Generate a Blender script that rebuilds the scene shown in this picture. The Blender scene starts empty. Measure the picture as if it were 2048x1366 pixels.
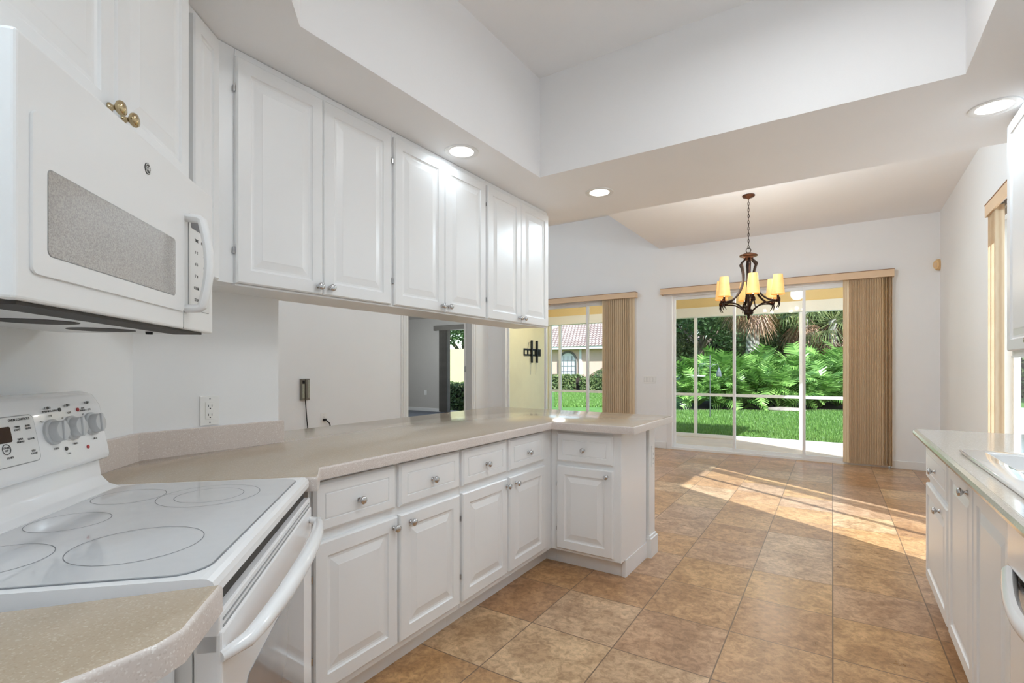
import bpy, bmesh, math, random
from mathutils import Vector, Matrix
random.seed(7)
S = bpy.context.scene
COL = S.collection
PI = math.pi
R = math.radians
# ------------------------------------------------------------------ camera, sky, sun, exposure
cd = bpy.data.cameras.new('camera'); cam = bpy.data.objects.new('camera', cd); COL.objects.link(cam)
cam.location = (0, 0, 1.25); cam.rotation_euler = (PI/2, 0, R(33.4))
cd.sensor_width = 36; cd.lens = 1005/2048*36; cd.shift_y = 55/2048; cd.clip_start = .02; cd.clip_end = 300
S.camera = cam
S.view_settings.view_transform = 'Standard'; S.view_settings.look = 'None'
S.view_settings.exposure = 0.17; S.view_settings.gamma = 1; S.view_settings.use_curve_mapping = False
S.cycles.max_bounces = 14; S.cycles.diffuse_bounces = 8; S.cycles.glossy_bounces = 5
S.cycles.transparent_max_bounces = 16; S.cycles.transmission_bounces = 6
S.cycles.sample_clamp_indirect = 6; S.cycles.use_denoising = True
S.cycles.caustics_reflective = False; S.cycles.caustics_refractive = False
SUN_EL, SUN_AZ = R(38), R(-33)            # the sun stands in direction (cos az, sin az)
W = bpy.data.worlds.new('sky'); S.world = W; W.use_nodes = True
nt = W.node_tree; nt.nodes.clear()
sky = nt.nodes.new('ShaderNodeTexSky'); sky.sky_type = 'NISHITA'; sky.sun_disc = False
sky.sun_elevation = SUN_EL; sky.sun_rotation = PI/2 - SUN_AZ; sky.air_density = 1.0; sky.dust_density = .6
bg = nt.nodes.new('ShaderNodeBackground'); bg.inputs[1].default_value = .30
wo = nt.nodes.new('ShaderNodeOutputWorld')
nt.links.new(sky.outputs[0], bg.inputs[0]); nt.links.new(bg.outputs[0], wo.inputs[0])
sl = bpy.data.lights.new('sun', 'SUN'); sl.energy = 8; sl.angle = R(.53); sl.color = (.90, .95, 1)
so = bpy.data.objects.new('sun', sl); COL.objects.link(so)
so.rotation_euler = Vector((-math.cos(SUN_AZ)*math.cos(SUN_EL), -math.sin(SUN_AZ)*math.cos(SUN_EL), -math.sin(SUN_EL))).to_track_quat('-Z', 'Y').to_euler()
so.location = (12, -8, 12)
LAMP_C = (.90, .96, 1); COOL_C = (.74, .89, 1); CAN_W = 4; TRAY_FILL_W = 9; LIVING_FILL_W = 22; DINING_W = 1.5; PEND_FILL_W = 46; LANAI_FILL_W = 18

# ------------------------------------------------------------------ materials
def srgb(r, g, b):
    f = lambda c: c/12.92 if c <= .04045 else ((c+.055)/1.055)**2.4
    return (f(r/255), f(g/255), f(b/255), 1)
def mat(name, col, rough=.5, metal=0, emit=None, es=0, noise=None, bump=None, spec=.5, coat=0, trans=0):
    """noise=(scale, amount, detail): brightness mottling; bump=(scale, strength)."""
    m = bpy.data.materials.new(name); m.use_nodes = True
    n = m.node_tree.nodes; l = m.node_tree.links; b = n['Principled BSDF']
    b.inputs['Base Color'].default_value = col; b.inputs['Roughness'].default_value = rough
    b.inputs['Metallic'].default_value = metal; b.inputs['Specular IOR Level'].default_value = spec
    b.inputs['Coat Weight'].default_value = coat
    if emit: b.inputs['Emission Color'].default_value = emit; b.inputs['Emission Strength'].default_value = es
    tc = n.new('ShaderNodeTexCoord')
    if noise:
        t = n.new('ShaderNodeTexNoise'); t.inputs['Scale'].default_value = noise[0]; t.inputs['Detail'].default_value = noise[2]
        l.new(tc.outputs['Object'], t.inputs['Vector'])
        r = n.new('ShaderNodeValToRGB'); a = noise[1]
        r.color_ramp.elements[0].position = .3; r.color_ramp.elements[1].position = .7
        r.color_ramp.elements[0].color = tuple(c*(1-a) for c in col[:3])+(1,)
        r.color_ramp.elements[1].color = tuple(min(1, c*(1+a)) for c in col[:3])+(1,)
        l.new(t.outputs['Fac'], r.inputs[0]); l.new(r.outputs[0], b.inputs['Base Color'])
    if bump:
        t = n.new('ShaderNodeTexNoise'); t.inputs['Scale'].default_value = bump[0]; t.inputs['Detail'].default_value = 3
        l.new(tc.outputs['Object'], t.inputs['Vector'])
        bp = n.new('ShaderNodeBump'); bp.inputs['Strength'].default_value = bump[1]; bp.inputs['Distance'].default_value = .004
        l.new(t.outputs['Fac'], bp.inputs['Height']); l.new(bp.outputs[0], b.inputs['Normal'])
    return m
def leaf_mat(name, c1, c2, rough=.45):
    m = mat(name, c1, rough); n = m.node_tree.nodes; l = m.node_tree.links; b = n['Principled BSDF']
    g = n.new('ShaderNodeNewGeometry'); r = n.new('ShaderNodeValToRGB')
    r.color_ramp.elements[0].color = c1; r.color_ramp.elements[1].color = c2
    l.new(g.outputs['Random Per Island'], r.inputs[0]); l.new(r.outputs[0], b.inputs['Base Color'])
    tr = n.new('ShaderNodeBsdfTranslucent'); l.new(r.outputs[0], tr.inputs[0])
    mx = n.new('ShaderNodeMixShader'); mx.inputs[0].default_value = .25
    l.new(b.outputs[0], mx.inputs[1]); l.new(tr.outputs[0], mx.inputs[2]); l.new(mx.outputs[0], n['Material Output'].inputs[0])
    return m
def glass_mat(name, tint=(1, 1, 1, 1), refl=1.0):
    m = bpy.data.materials.new(name); m.use_nodes = True
    n = m.node_tree.nodes; l = m.node_tree.links; n.clear()
    o = n.new('ShaderNodeOutputMaterial'); tr = n.new('ShaderNodeBsdfTransparent'); gl = n.new('ShaderNodeBsdfGlossy')
    gl.inputs['Roughness'].default_value = .0; tr.inputs[0].default_value = tint
    g = n.new('ShaderNodeNewGeometry'); dt = n.new('ShaderNodeVectorMath'); dt.operation = 'DOT_PRODUCT'
    l.new(g.outputs['Normal'], dt.inputs[0]); l.new(g.outputs['Incoming'], dt.inputs[1])
    def mth(op, a, b=None):        # Schlick's reflectance, the same from both sides of the pane
        q = n.new('ShaderNodeMath'); q.operation = op
        for i, v in enumerate((a, b)):
            if v is None: continue
            if isinstance(v, (int, float)): q.inputs[i].default_value = v
            else: l.new(v, q.inputs[i])
        return q.outputs[0]
    f5 = mth('POWER', mth('SUBTRACT', 1.0, mth('ABSOLUTE', dt.outputs['Value'])), 5.0)
    fr = mth('MULTIPLY', mth('ADD', mth('MULTIPLY', f5, .96), .04), refl)
    mx = n.new('ShaderNodeMixShader'); l.new(fr, mx.inputs[0])
    l.new(tr.outputs[0], mx.inputs[1]); l.new(gl.outputs[0], mx.inputs[2]); l.new(mx.outputs[0], o.inputs[0])
    return m
def speckle_mat(name, base, light, dark, rough):
    m = mat(name, base, rough); n = m.node_tree.nodes; l = m.node_tree.links; b = n['Principled BSDF']
    tc = n.new('ShaderNodeTexCoord')
    v = n.new('ShaderNodeTexVoronoi'); v.inputs['Scale'].default_value = 420; l.new(tc.outputs['Object'], v.inputs['Vector'])
    r = n.new('ShaderNodeValToRGB'); e = r.color_ramp.elements
    e[0].position = 0; e[0].color = dark; e[1].position = .28; e[1].color = base
    e.new(.72).color = base; e.new(.9).color = light
    l.new(v.outputs['Color'], r.inputs[0]); l.new(r.outputs[0], b.inputs['Base Color'])
    return m
def tile_floor():
    m = mat('travertine_tile', srgb(190, 150, 115), .3); n = m.node_tree.nodes; l = m.node_tree.links; b = n['Principled BSDF']
    tc = n.new('ShaderNodeTexCoord'); mp = n.new('ShaderNodeMapping'); mp.vector_type = 'TEXTURE'
    mp.inputs['Location'].default_value = (-.045, 3.012, 0); mp.inputs['Rotation'].default_value = (0, 0, R(.9)); mp.inputs['Scale'].default_value = (.417, .435, 1)
    l.new(tc.outputs['Object'], mp.inputs[0])
    fl = n.new('ShaderNodeVectorMath'); fl.operation = 'FLOOR'; l.new(mp.outputs[0], fl.inputs[0])
    fc = n.new('ShaderNodeVectorMath'); fc.operation = 'FRACTION'; l.new(mp.outputs[0], fc.inputs[0])
    wn = n.new('ShaderNodeTexWhiteNoise'); wn.noise_dimensions = '3D'; l.new(fl.outputs[0], wn.inputs['Vector'])
    ramp = n.new('ShaderNodeValToRGB'); e = ramp.color_ramp.elements
    e[0].position = 0; e[0].color = srgb(178, 140, 106); e[1].position = 1; e[1].color = srgb(204, 174, 138)
    e.new(.3).color = srgb(194, 156, 112); e.new(.55).color = srgb(184, 148, 116); e.new(.78).color = srgb(190, 160, 134)
    l.new(wn.outputs['Value'], ramp.inputs[0])
    off = n.new('ShaderNodeVectorMath'); off.operation = 'MULTIPLY_ADD'; off.inputs[1].default_value = (9, 9, 9)
    l.new(wn.outputs['Color'], off.inputs[0]); l.new(tc.outputs['Object'], off.inputs[2])
    def nz(scale, det, rough, dist):
        t = n.new('ShaderNodeTexNoise'); t.inputs['Scale'].default_value = scale; t.inputs['Detail'].default_value = det
        t.inputs['Roughness'].default_value = rough; t.inputs['Distortion'].default_value = dist
        l.new(off.outputs[0], t.inputs['Vector']); return t
    a = nz(4.5, 5, .6, 1.2); ra = n.new('ShaderNodeValToRGB'); ra.color_ramp.elements[0].position = .38; ra.color_ramp.elements[1].position = .62
    ra.color_ramp.elements[0].color = (.80, .74, .68, 1); ra.color_ramp.elements[1].color = (1.12, 1.12, 1.10, 1); l.new(a.outputs['Fac'], ra.inputs[0])
    c = nz(30, 8, .72, .6); rc = n.new('ShaderNodeValToRGB'); rc.color_ramp.elements[0].position = .40; rc.color_ramp.elements[1].position = .58
    rc.color_ramp.elements[0].color = (.66, .60, .53, 1); rc.color_ramp.elements[1].color = (1.16, 1.15, 1.13, 1); l.new(c.outputs['Fac'], rc.inputs[0])
    m1 = n.new('ShaderNodeMix'); m1.data_type = 'RGBA'; m1.blend_type = 'MULTIPLY'; m1.inputs[0].default_value = 1
    l.new(ramp.outputs[0], m1.inputs[6]); l.new(ra.outputs[0], m1.inputs[7])
    m2 = n.new('ShaderNodeMix'); m2.data_type = 'RGBA'; m2.blend_type = 'MULTIPLY'; m2.inputs[0].default_value = .8
    l.new(m1.outputs[2], m2.inputs[6]); l.new(rc.outputs[0], m2.inputs[7])
    sp = n.new('ShaderNodeSeparateXYZ'); l.new(fc.outputs[0], sp.inputs[0])
    def edge(o):   # distance from the tile edge
        s = n.new('ShaderNodeMath'); s.operation = 'SUBTRACT'; s.inputs[1].default_value = .5; l.new(o, s.inputs[0])
        q = n.new('ShaderNodeMath'); q.operation = 'ABSOLUTE'; l.new(s.outputs[0], q.inputs[0]); return q
    mxm = n.new('ShaderNodeMath'); mxm.operation = 'MAXIMUM'; l.new(edge(sp.outputs[0]).outputs[0], mxm.inputs[0]); l.new(edge(sp.outputs[1]).outputs[0], mxm.inputs[1])
    gt = n.new('ShaderNodeMath'); gt.operation = 'GREATER_THAN'; gt.inputs[1].default_value = .4935; l.new(mxm.outputs[0], gt.inputs[0])
    m3 = n.new('ShaderNodeMix'); m3.data_type = 'RGBA'; l.new(gt.outputs[0], m3.inputs[0]); l.new(m2.outputs[2], m3.inputs[6]); m3.inputs[7].default_value = srgb(118, 94, 72)
    l.new(m3.outputs[2], b.inputs['Base Color'])
    rr = n.new('ShaderNodeMapRange'); rr.inputs[3].default_value = .2; rr.inputs[4].default_value = .42; l.new(c.outputs['Fac'], rr.inputs[0]); l.new(rr.outputs[0], b.inputs['Roughness'])
    bp = n.new('ShaderNodeBump'); bp.inputs['Strength'].default_value = .35; bp.inputs['Distance'].default_value = .003; bp.invert = True
    l.new(gt.outputs[0], bp.inputs['Height']); l.new(bp.outputs[0], b.inputs['Normal'])
    return m
def stripe_mat(name, c1, c2, scale, axis='X', rough=.7, trans=0):
    m = mat(name, c1, rough); n = m.node_tree.nodes; l = m.node_tree.links; b = n['Principled BSDF']
    tc = n.new('ShaderNodeTexCoord'); w = n.new('ShaderNodeTexWave'); w.bands_direction = axis
    w.inputs['Scale'].default_value = scale; w.inputs['Distortion'].default_value = 1.5; w.inputs['Detail'].default_value = 3
    l.new(tc.outputs['Object'], w.inputs[0]); r = n.new('ShaderNodeValToRGB')
    r.color_ramp.elements[0].color = c1; r.color_ramp.elements[1].color = c2
    l.new(w.outputs[0], r.inputs[0]); l.new(r.outputs[0], b.inputs['Base Color'])
    if trans:
        tr = n.new('ShaderNodeBsdfTranslucent'); l.new(r.outputs[0], tr.inputs[0]); mx = n.new('ShaderNodeMixShader'); mx.inputs[0].default_value = trans
        l.new(b.outputs[0], mx.inputs[1]); l.new(tr.outputs[0], mx.inputs[2]); l.new(mx.outputs[0], n['Material Output'].inputs[0])
    return m
def roof_tile_mat():
    m = mat('clay_roof_tile', srgb(214, 176, 164), .8); n = m.node_tree.nodes; l = m.node_tree.links; b = n['Principled BSDF']
    tc = n.new('ShaderNodeTexCoord'); br = n.new('ShaderNodeTexBrick'); br.offset = .5
    br.inputs['Scale'].default_value = 1; br.inputs['Brick Width'].default_value = .24; br.inputs['Row Height'].default_value = .32
    br.inputs['Mortar Size'].default_value = .04; br.inputs['Mortar Smooth'].default_value = .2
    br.inputs['Color1'].default_value = srgb(202, 184, 172); br.inputs['Color2'].default_value = srgb(186, 164, 152); br.inputs['Mortar'].default_value = srgb(112, 88, 82)
    l.new(tc.outputs['Object'], br.inputs[0]); l.new(br.outputs[0], b.inputs['Base Color']); return m
M = {}
M['wall'] = mat('wall_paint', srgb(239, 240, 241), .6, noise=(2, .008, 2), bump=(220, .05))
M['ceil'] = mat('ceiling_paint', srgb(243, 243, 244), .7, noise=(2, .01, 2), bump=(160, .08))
M['cab'] = mat('cabinet_white', srgb(240, 241, 242), .32, noise=(3, .008, 2))
M['trim'] = mat('trim_white', srgb(236, 236, 235), .4, noise=(3, .008, 2))
M['counter'] = speckle_mat('solid_surface_counter', srgb(180, 163, 142), srgb(195, 180, 160), srgb(170, 151, 129), .13)
M['splash'] = speckle_mat('solid_surface_edge', srgb(214, 203, 196), srgb(234, 228, 223), srgb(197, 184, 175), .3)
M['rcounter'] = speckle_mat('pale_counter', srgb(206, 200, 192), srgb(226, 222, 216), srgb(190, 182, 172), .1)
M['floor'] = tile_floor()
M['glass'] = glass_mat('window_glass', (.97, .985, .975, 1), .25)
M['alum'] = mat('white_aluminium', srgb(236, 236, 236), .35, noise=(4, .01, 2))
M['valance'] = mat('beige_valance', srgb(222, 192, 158), .5, noise=(6, .03, 3))
M['valtop'] = mat('valance_edge', srgb(150, 112, 82), .6, noise=(6, .03, 3))
M['slat'] = stripe_mat('tan_slat', srgb(230, 207, 172), srgb(244, 227, 198), 9, trans=.2)
M['slat2'] = stripe_mat('olive_tan_slat', srgb(216, 196, 164), srgb(236, 220, 192), 5, trans=.3)
M['darkslat'] = mat('grey_slat', srgb(120, 116, 110), .7, noise=(4, .1, 2))
M['bronze'] = mat('oil_rubbed_bronze', srgb(50, 35, 28), .42, .75, noise=(18, .35, 4), bump=(40, .3))
M['copper'] = mat('brown_bronze', srgb(98, 62, 42), .4, .7, noise=(14, .3, 4))
M['chrome'] = mat('polished_chrome', srgb(206, 206, 208), .12, 1, noise=(4, .02, 2))
M['brass'] = mat('polished_brass', srgb(190, 170, 134), .16, 1, noise=(4, .05, 2))
M['shade'] = mat('amber_alabaster', srgb(224, 182, 118), .5, emit=srgb(246, 180, 92), es=.42, noise=(16, .08, 3))
M['bulb'] = mat('warm_bulb', srgb(255, 240, 200), .4, emit=(1, .78, .45, 1), es=9, noise=(4, .01, 1))
M['lens'] = mat('frosted_lens', srgb(255, 252, 244), .5, emit=(1, .95, .87, 1), es=3, noise=(4, .01, 1))
M['appl'] = mat('appliance_white', srgb(240, 240, 241), .16, noise=(3, .006, 2), coat=.3)
M['appl2'] = mat('appliance_plastic', srgb(228, 228, 227), .3, noise=(3, .008, 2))
M['mw'] = mat('microwave_white', srgb(236, 236, 236), .34, noise=(3, .006, 2))
M['cook'] = mat('ceramic_glass_top', srgb(206, 207, 209), .06, noise=(30, .015, 3), coat=.5)
M['ring'] = mat('burner_ring_grey', srgb(122, 124, 128), .2, noise=(20, .1, 2))
M['ovenglass'] = mat('oven_window', srgb(150, 151, 154), .05, noise=(10, .04, 2), coat=.6)
M['mwglass'] = mat('microwave_screen', srgb(176, 172, 168), .12, noise=(420, .2, 1), coat=.3)
M['dark'] = mat('dark_recess', srgb(52, 46, 42), .6, noise=(10, .2, 2))
M['black'] = mat('black_metal', srgb(24, 24, 26), .45, .3, noise=(10, .2, 2))
M['grey'] = mat('grey_plastic', srgb(150, 151, 152), .4, noise=(10, .04, 2))
M['knobgrey'] = mat('grey_knob', srgb(196, 197, 198), .3, noise=(8, .02, 2))
M['print'] = mat('dark_print', srgb(70, 68, 66), .5, noise=(30, .1, 2))
M['red'] = mat('red_mark', srgb(168, 40, 44), .4, noise=(30, .1, 2))
M['disp'] = mat('amber_display', srgb(40, 16, 8), .15, noise=(60, .3, 2))
M['dispon'] = mat('display_digits', srgb(240, 150, 40), .4, emit=srgb(240, 140, 40), es=.8, noise=(4, .01, 1))
M['plate'] = mat('white_plate', srgb(240, 240, 238), .3, noise=(6, .008, 2))
M['phone'] = mat('taupe_phone', srgb(118, 112, 100), .45, noise=(10, .06, 2))
M['phonekey'] = mat('grey_green_keys', srgb(158, 158, 140), .5, noise=(60, .12, 2))
M['cream'] = mat('cream_plastic', srgb(226, 190, 138), .4, noise=(10, .04, 2))
M['sink'] = mat('white_porcelain', srgb(240, 240, 240), .08, noise=(3, .006, 2), coat=.6)
M['stucco'] = mat('yellow_stucco', srgb(238, 231, 200), .85, noise=(3, .04, 4), bump=(120, .4))
M['lanaiceil'] = mat('lanai_ceiling', srgb(230, 208, 158), .8, noise=(3, .03, 4), bump=(90, .2))
M['pink'] = mat('pink_stucco', srgb(228, 196, 174), .85, noise=(2, .04, 4), bump=(60, .4))
M['creamwall'] = mat('cream_stucco', srgb(222, 208, 166), .85, noise=(2, .04, 4), bump=(60, .4))
M['rooftile'] = roof_tile_mat()
M['concrete'] = mat('concrete', srgb(236, 232, 226), .7, noise=(6, .06, 5))
M['paver'] = mat('lanai_tile', srgb(222, 204, 184), .5, noise=(5, .07, 5))
M['lawn'] = mat('lawn_green', srgb(96, 138, 62), .9, noise=(3, .22, 6))
M['blade'] = leaf_mat('grass_blade', srgb(92, 134, 58), srgb(140, 178, 92))
M['mulch'] = mat('dark_mulch', srgb(58, 48, 40), .95, noise=(14, .4, 6), bump=(30, .8))
M['philo'] = leaf_mat('philodendron_leaf', srgb(70, 116, 44), srgb(164, 204, 110), .3)
M['petiole'] = mat('green_stem', srgb(104, 134, 62), .5, noise=(8, .15, 2))
M['oak'] = leaf_mat('oak_leaf', srgb(54, 82, 46), srgb(104, 132, 82))
M['olive'] = leaf_mat('olive_leaf', srgb(78, 96, 52), srgb(140, 152, 96))
M['hedge'] = leaf_mat('hedge_leaf', srgb(62, 90, 44), srgb(138, 150, 92))
M['frond'] = leaf_mat('palm_frond', srgb(88, 112, 62), srgb(160, 164, 106))
M['deadfrond'] = leaf_mat('dry_frond', srgb(132, 90, 66), srgb(176, 140, 106))
M['bark'] = mat('tree_bark', srgb(120, 106, 92), .9, noise=(8, .35, 5), bump=(14, 1))
M['palmbark'] = stripe_mat('palm_boots', srgb(112, 102, 92), srgb(200, 192, 180), 2.2, 'DIAGONAL', .9)
M['rock'] = mat('pale_stone', srgb(170, 156, 146), .9, noise=(5, .2, 5), bump=(10, .6))
M['carpet'] = mat('den_carpet', srgb(104, 108, 116), .95, noise=(90, .15, 4))
M['denwall'] = mat('den_paint', srgb(196, 193, 188), .75, noise=(2, .015, 2))
M['frost'] = mat('frosted_globe', srgb(255, 248, 236), .4, emit=(1, .93, .82, 1), es=2.2, noise=(4, .01, 1))
M['metalgrey'] = mat('galvanised_metal', srgb(130, 134, 132), .4, .8, noise=(8, .1, 2))

# ------------------------------------------------------------------ mesh helpers
class MB:
    """Collects shapes, then links them as ONE mesh object."""
    def __init__(s): s.b = bmesh.new()
    def box(s, x0, x1, y0, y1, z0, z1, bev=0, seg=2, m=None):
        r = bmesh.ops.create_cube(s.b, size=1)['verts']
        for v in r:
            v.co = Vector(((x0+x1)/2+v.co.x*(x1-x0), (y0+y1)/2+v.co.y*(y1-y0), (z0+z1)/2+v.co.z*(z1-z0)))
        vs = r
        if bev:
            e = list({e for v in r for e in v.link_edges})
            vs = bmesh.ops.bevel(s.b, geom=e, offset=bev, segments=seg, profile=.5, affect='EDGES')['verts']
        if m is not None: bmesh.ops.transform(s.b, matrix=m, verts=vs)
        return s
    def prism(s, pts, z0, z1, bev=0):
        vb = [s.b.verts.new((p[0], p[1], z0)) for p in pts]; vt = [s.b.verts.new((p[0], p[1], z1)) for p in pts]
        n = len(pts); f0 = s.b.faces.new(vb[::-1]); ft = s.b.faces.new(vt)
        fs = [f0, ft]+[s.b.faces.new((vb[i], vb[(i+1) % n], vt[(i+1) % n], vt[i])) for i in range(n)]
        bmesh.ops.recalc_face_normals(s.b, faces=fs)
        if bev:
            e = list(ft.edges)
            bmesh.ops.bevel(s.b, geom=e, offset=bev, segments=3, profile=.5, affect='EDGES')
        return s
    def face(s, pts): s.b.faces.new([s.b.verts.new(p) for p in pts]); return s
    def lathe(s, prof, c=(0, 0, 0), axis='Z', n=20, m=None):
        """prof: list of (radius, height)."""
        rings = []; new = []
        for r, h in prof:
            ring = []
            for k in range(n if r > 1e-6 else 1):
                a = 2*PI*k/n; p = (r*math.cos(a), r*math.sin(a), h)
                if axis == 'Y': p = (p[0], p[2], p[1])
                if axis == 'X': p = (p[2], p[0], p[1])
                v = s.b.verts.new((p[0]+c[0], p[1]+c[1], p[2]+c[2])); ring.append(v); new.append(v)
            rings.append(ring)
        fs = []
        for A, B in zip(rings, rings[1:]):
            if len(A) == 1 and len(B) == 1: continue
            for k in range(n):
                k2 = (k+1) % n
                if len(A) == 1: fs.append(s.b.faces.new((A[0], B[k2], B[k])))
                elif len(B) == 1: fs.append(s.b.faces.new((A[k], A[k2], B[0])))
                else: fs.append(s.b.faces.new((A[k], A[k2], B[k2], B[k])))
        for ring, e in ((rings[0], 0), (rings[-1], 1)):
            if len(ring) > 1: fs.append(s.b.faces.new(ring if e else ring[::-1]))
        bmesh.ops.recalc_face_normals(s.b, faces=fs)
        if m is not None: bmesh.ops.transform(s.b, matrix=m, verts=new)
        return s
    def tube(s, pts, r, n=8, closed=False, flat=None):
        """A tube along pts; r a number or a list; flat=(a, b) gives an elliptic section in local frame."""
        P = [Vector(p) for p in pts]; N = len(P); rings = []
        up = Vector((0, 0, 1)); prev = None
        for i, p in enumerate(P):
            if closed: t = P[(i+1) % N]-P[i-1]
            else: t = P[min(i+1, N-1)]-P[max(i-1, 0)]
            t.normalize()
            if prev is None:
                a = t.cross(up)
                if a.length < .05: a = t.cross(Vector((1, 0, 0)))
            else:
                a = prev-t*prev.dot(t)
            a.normalize(); prev = a; b = t.cross(a)
            rr = r[i] if isinstance(r, (list, tuple)) else r
            fa, fb = flat or (1, 1)
            rings.append([s.b.verts.new(p+a*rr*fa*math.cos(2*PI*k/n)+b*rr*fb*math.sin(2*PI*k/n)) for k in range(n)])
        fs = []
        for i in range(N if closed else N-1):
            A, B = rings[i], rings[(i+1) % N]
            for k in range(n): fs.append(s.b.faces.new((A[k], A[(k+1) % n], B[(k+1) % n], B[k])))
        if not closed: fs += [s.b.faces.new(rings[0][::-1]), s.b.faces.new(rings[-1])]
        bmesh.ops.recalc_face_normals(s.b, faces=fs)
        return s
    def panel(s, x0, x1, z0, z1, prof):
        """Concentric rectangles in the xz plane: prof = (inset, y) from the back out to the middle."""
        prev = None; fs = []
        for i, y in prof:
            q = [s.b.verts.new(p) for p in ((x0+i, y, z0+i), (x1-i, y, z0+i), (x1-i, y, z1-i), (x0+i, y, z1-i))]
            if prev: fs += [s.b.faces.new((prev[k], prev[(k+1) % 4], q[(k+1) % 4], q[k])) for k in range(4)]
            else: fs.append(s.b.faces.new(q[::-1]))
            prev = q
        fs.append(s.b.faces.new(prev)); bmesh.ops.recalc_face_normals(s.b, faces=fs)
        return s
    def build(s, name, m, parent=None, smooth=False, loc=None, rot=None):
        me = bpy.data.meshes.new(name); s.b.to_mesh(me); s.b.free()
        if smooth:
            me.polygons.foreach_set('use_smooth', [True]*len(me.polygons))
            try: me.set_sharp_from_angle(angle=R(38))
            except Exception: pass
        return link(name, me, m, parent, loc, rot)
def link(name, me, m, parent=None, loc=None, rot=None):
    o = bpy.data.objects.new(name, me); COL.objects.link(o)
    if m: me.materials.clear(); me.materials.append(M[m] if isinstance(m, str) else m)
    if parent: o.parent = parent
    if loc: o.location = loc
    if rot: o.rotation_euler = rot
    return o
def tag(o, label=None, cat=None, group=None, kind=None):
    if label: o['label'] = label
    if cat: o['category'] = cat
    if group: o['group'] = group
    if kind: o['kind'] = kind
    return o
def thing(name, label, cat, loc=(0, 0, 0), rz=0, group=None):
    o = bpy.data.objects.new(name, None); COL.objects.link(o); o.empty_display_size = .1
    o.location = loc; o.rotation_euler = (0, 0, rz)
    return tag(o, label, cat, group)
def struct(name, mb, m, label=None, cat=None, parent=None):
    o = mb.build(name, m, parent)
    if not parent: tag(o, label, cat, kind='structure')
    return o
def copy_tree(o, parent=None):
    c = o.copy(); COL.objects.link(c)
    if parent: c.parent = parent
    for ch in list(o.children): copy_tree(ch, c)
    return c
def text(s, size, parent, loc, rot, m='print', name='lettering', align='CENTER'):
    cu = bpy.data.curves.new(name, 'FONT'); cu.body = s; cu.size = size; cu.align_x = align; cu.align_y = 'CENTER'; cu.extrude = .0003
    cu.resolution_u = 2
    o = bpy.data.objects.new(name, cu); COL.objects.link(o)
    me = bpy.data.meshes.new_from_object(o.evaluated_get(bpy.context.evaluated_depsgraph_get()))
    bpy.data.objects.remove(o); bpy.data.curves.remove(cu)
    return link(name, me, m, parent, loc, rot)

# ------------------------------------------------------------------ the setting
XR, YB, XA, YF = .977, 7.93, -2.14, -.384      # right wall, back wall, kitchen left wall, wall behind the camera
XL = -5.78                                     # living room left wall
struct('floor', MB().box(XL-.12, XR+.12, YF-.14, YB+.12, -.12, 0), 'floor', 'travertine tile floor of kitchen and dining area', 'floor')
struct('floor_den', MB().box(-11.6, XL-.12, 3.8, 11.2, -.12, .0), 'carpet', 'blue grey carpet in the dark den', 'carpet')
struct('floor_lanai', MB().box(-5.5, 1.15, YB+.12, 9.95, -.14, -.03), 'paver', 'sunlit tile floor of the covered lanai', 'floor')
w = MB().prism([(XA, YF+.3), (XA, 1.32), (XA-.13, 1.32), (XA-.13, YF+.3)], 0, 2.44)
w.prism([(XA, .76), (-.996, YF), (-1.15, YF-.12), (XA-.12, .62)], 0, 2.44)
struct('wall_left', w, 'wall', 'white kitchen wall with angled corner behind the stove', 'wall')
struct('wall_front', MB().box(-5.9, XR+.12, YF-.14, YF, 0, 3.9), 'wall', 'white wall behind the camera', 'wall')
D3 = (3.72, 5.27)                               # right sliding door, along y
w = MB().box(XR, XR+.14, YF-.1, D3[0], 0, 3.9).box(XR, XR+.14, D3[1], YB+.12, 0, 3.9).box(XR, XR+.14, D3[0], D3[1], 2.43, 3.9)
struct('wall_right', w, 'wall', 'white right wall beyond the sink counter', 'wall')
w = MB()
for a, b in ((XL-.12, -5.47), (-2.80, -2.32), (.50, XR+.14)): w.box(a, b, YB, YB+.12, 0, 3.9)
for a, b in ((-5.47, -2.80), (-2.32, .50)): w.box(a, b, YB, YB+.12, 2.43, 3.9)
struct('wall_back', w, 'wall', 'white back wall around the two sliding doors', 'wall')
w = MB().box(XL-.12, XL+.05, YF-.1, 5.17, 0, 3.9).box(XL-.12, XL, 5.17, 5.73, 0, 3.9).box(XL-.12, XL, 7.41, YB, 0, 3.9).box(XL-.12, XL, 5.73, 7.41, 2.46, 3.9)
struct('wall_living', w, 'wall', 'white living room wall with phone and den doorway', 'wall')
# ceilings: kitchen soffit ring with a raised tray, dropped dining ceiling, high living ceiling
c = MB()
TX0, TX1, TY0, TY1, TZ = -1.574, .412, .35, 2.70, 3.052
ZS = 2.44; YS = 3.64; XS = -2.23
c.box(XS, TX0, YF-.1, YS, ZS, ZS+.1).box(TX1, XR+.1, YF-.1, YS, ZS, ZS+.1).box(TX0, TX1, TY1, YS, ZS, ZS+.1).box(TX0, TX1, YF-.1, TY0, ZS, ZS+.1)
c.prism([(TX0, TY0), (-.874, TY0), (TX0, 1.05)], ZS, ZS+.1)
c.box(TX0-.05, TX1+.05, TY0-.05, TY1+.05, TZ, TZ+.05)
c.box(TX0-.05, TX0, 1.0, TY1+.05, ZS+.1, TZ).box(TX0-.05, TX1+.05, TY1, TY1+.05, ZS+.1, TZ).box(TX1, TX1+.05, TY0-.05, TY1, ZS+.1, TZ).box(-.9, TX1, TY0-.05, TY0, ZS+.1, TZ)
c.prism([(TX0, 1.05), (-.874, TY0), (-.91, TY0-.05), (TX0-.05, 1.03)], ZS+.1, TZ)
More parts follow.
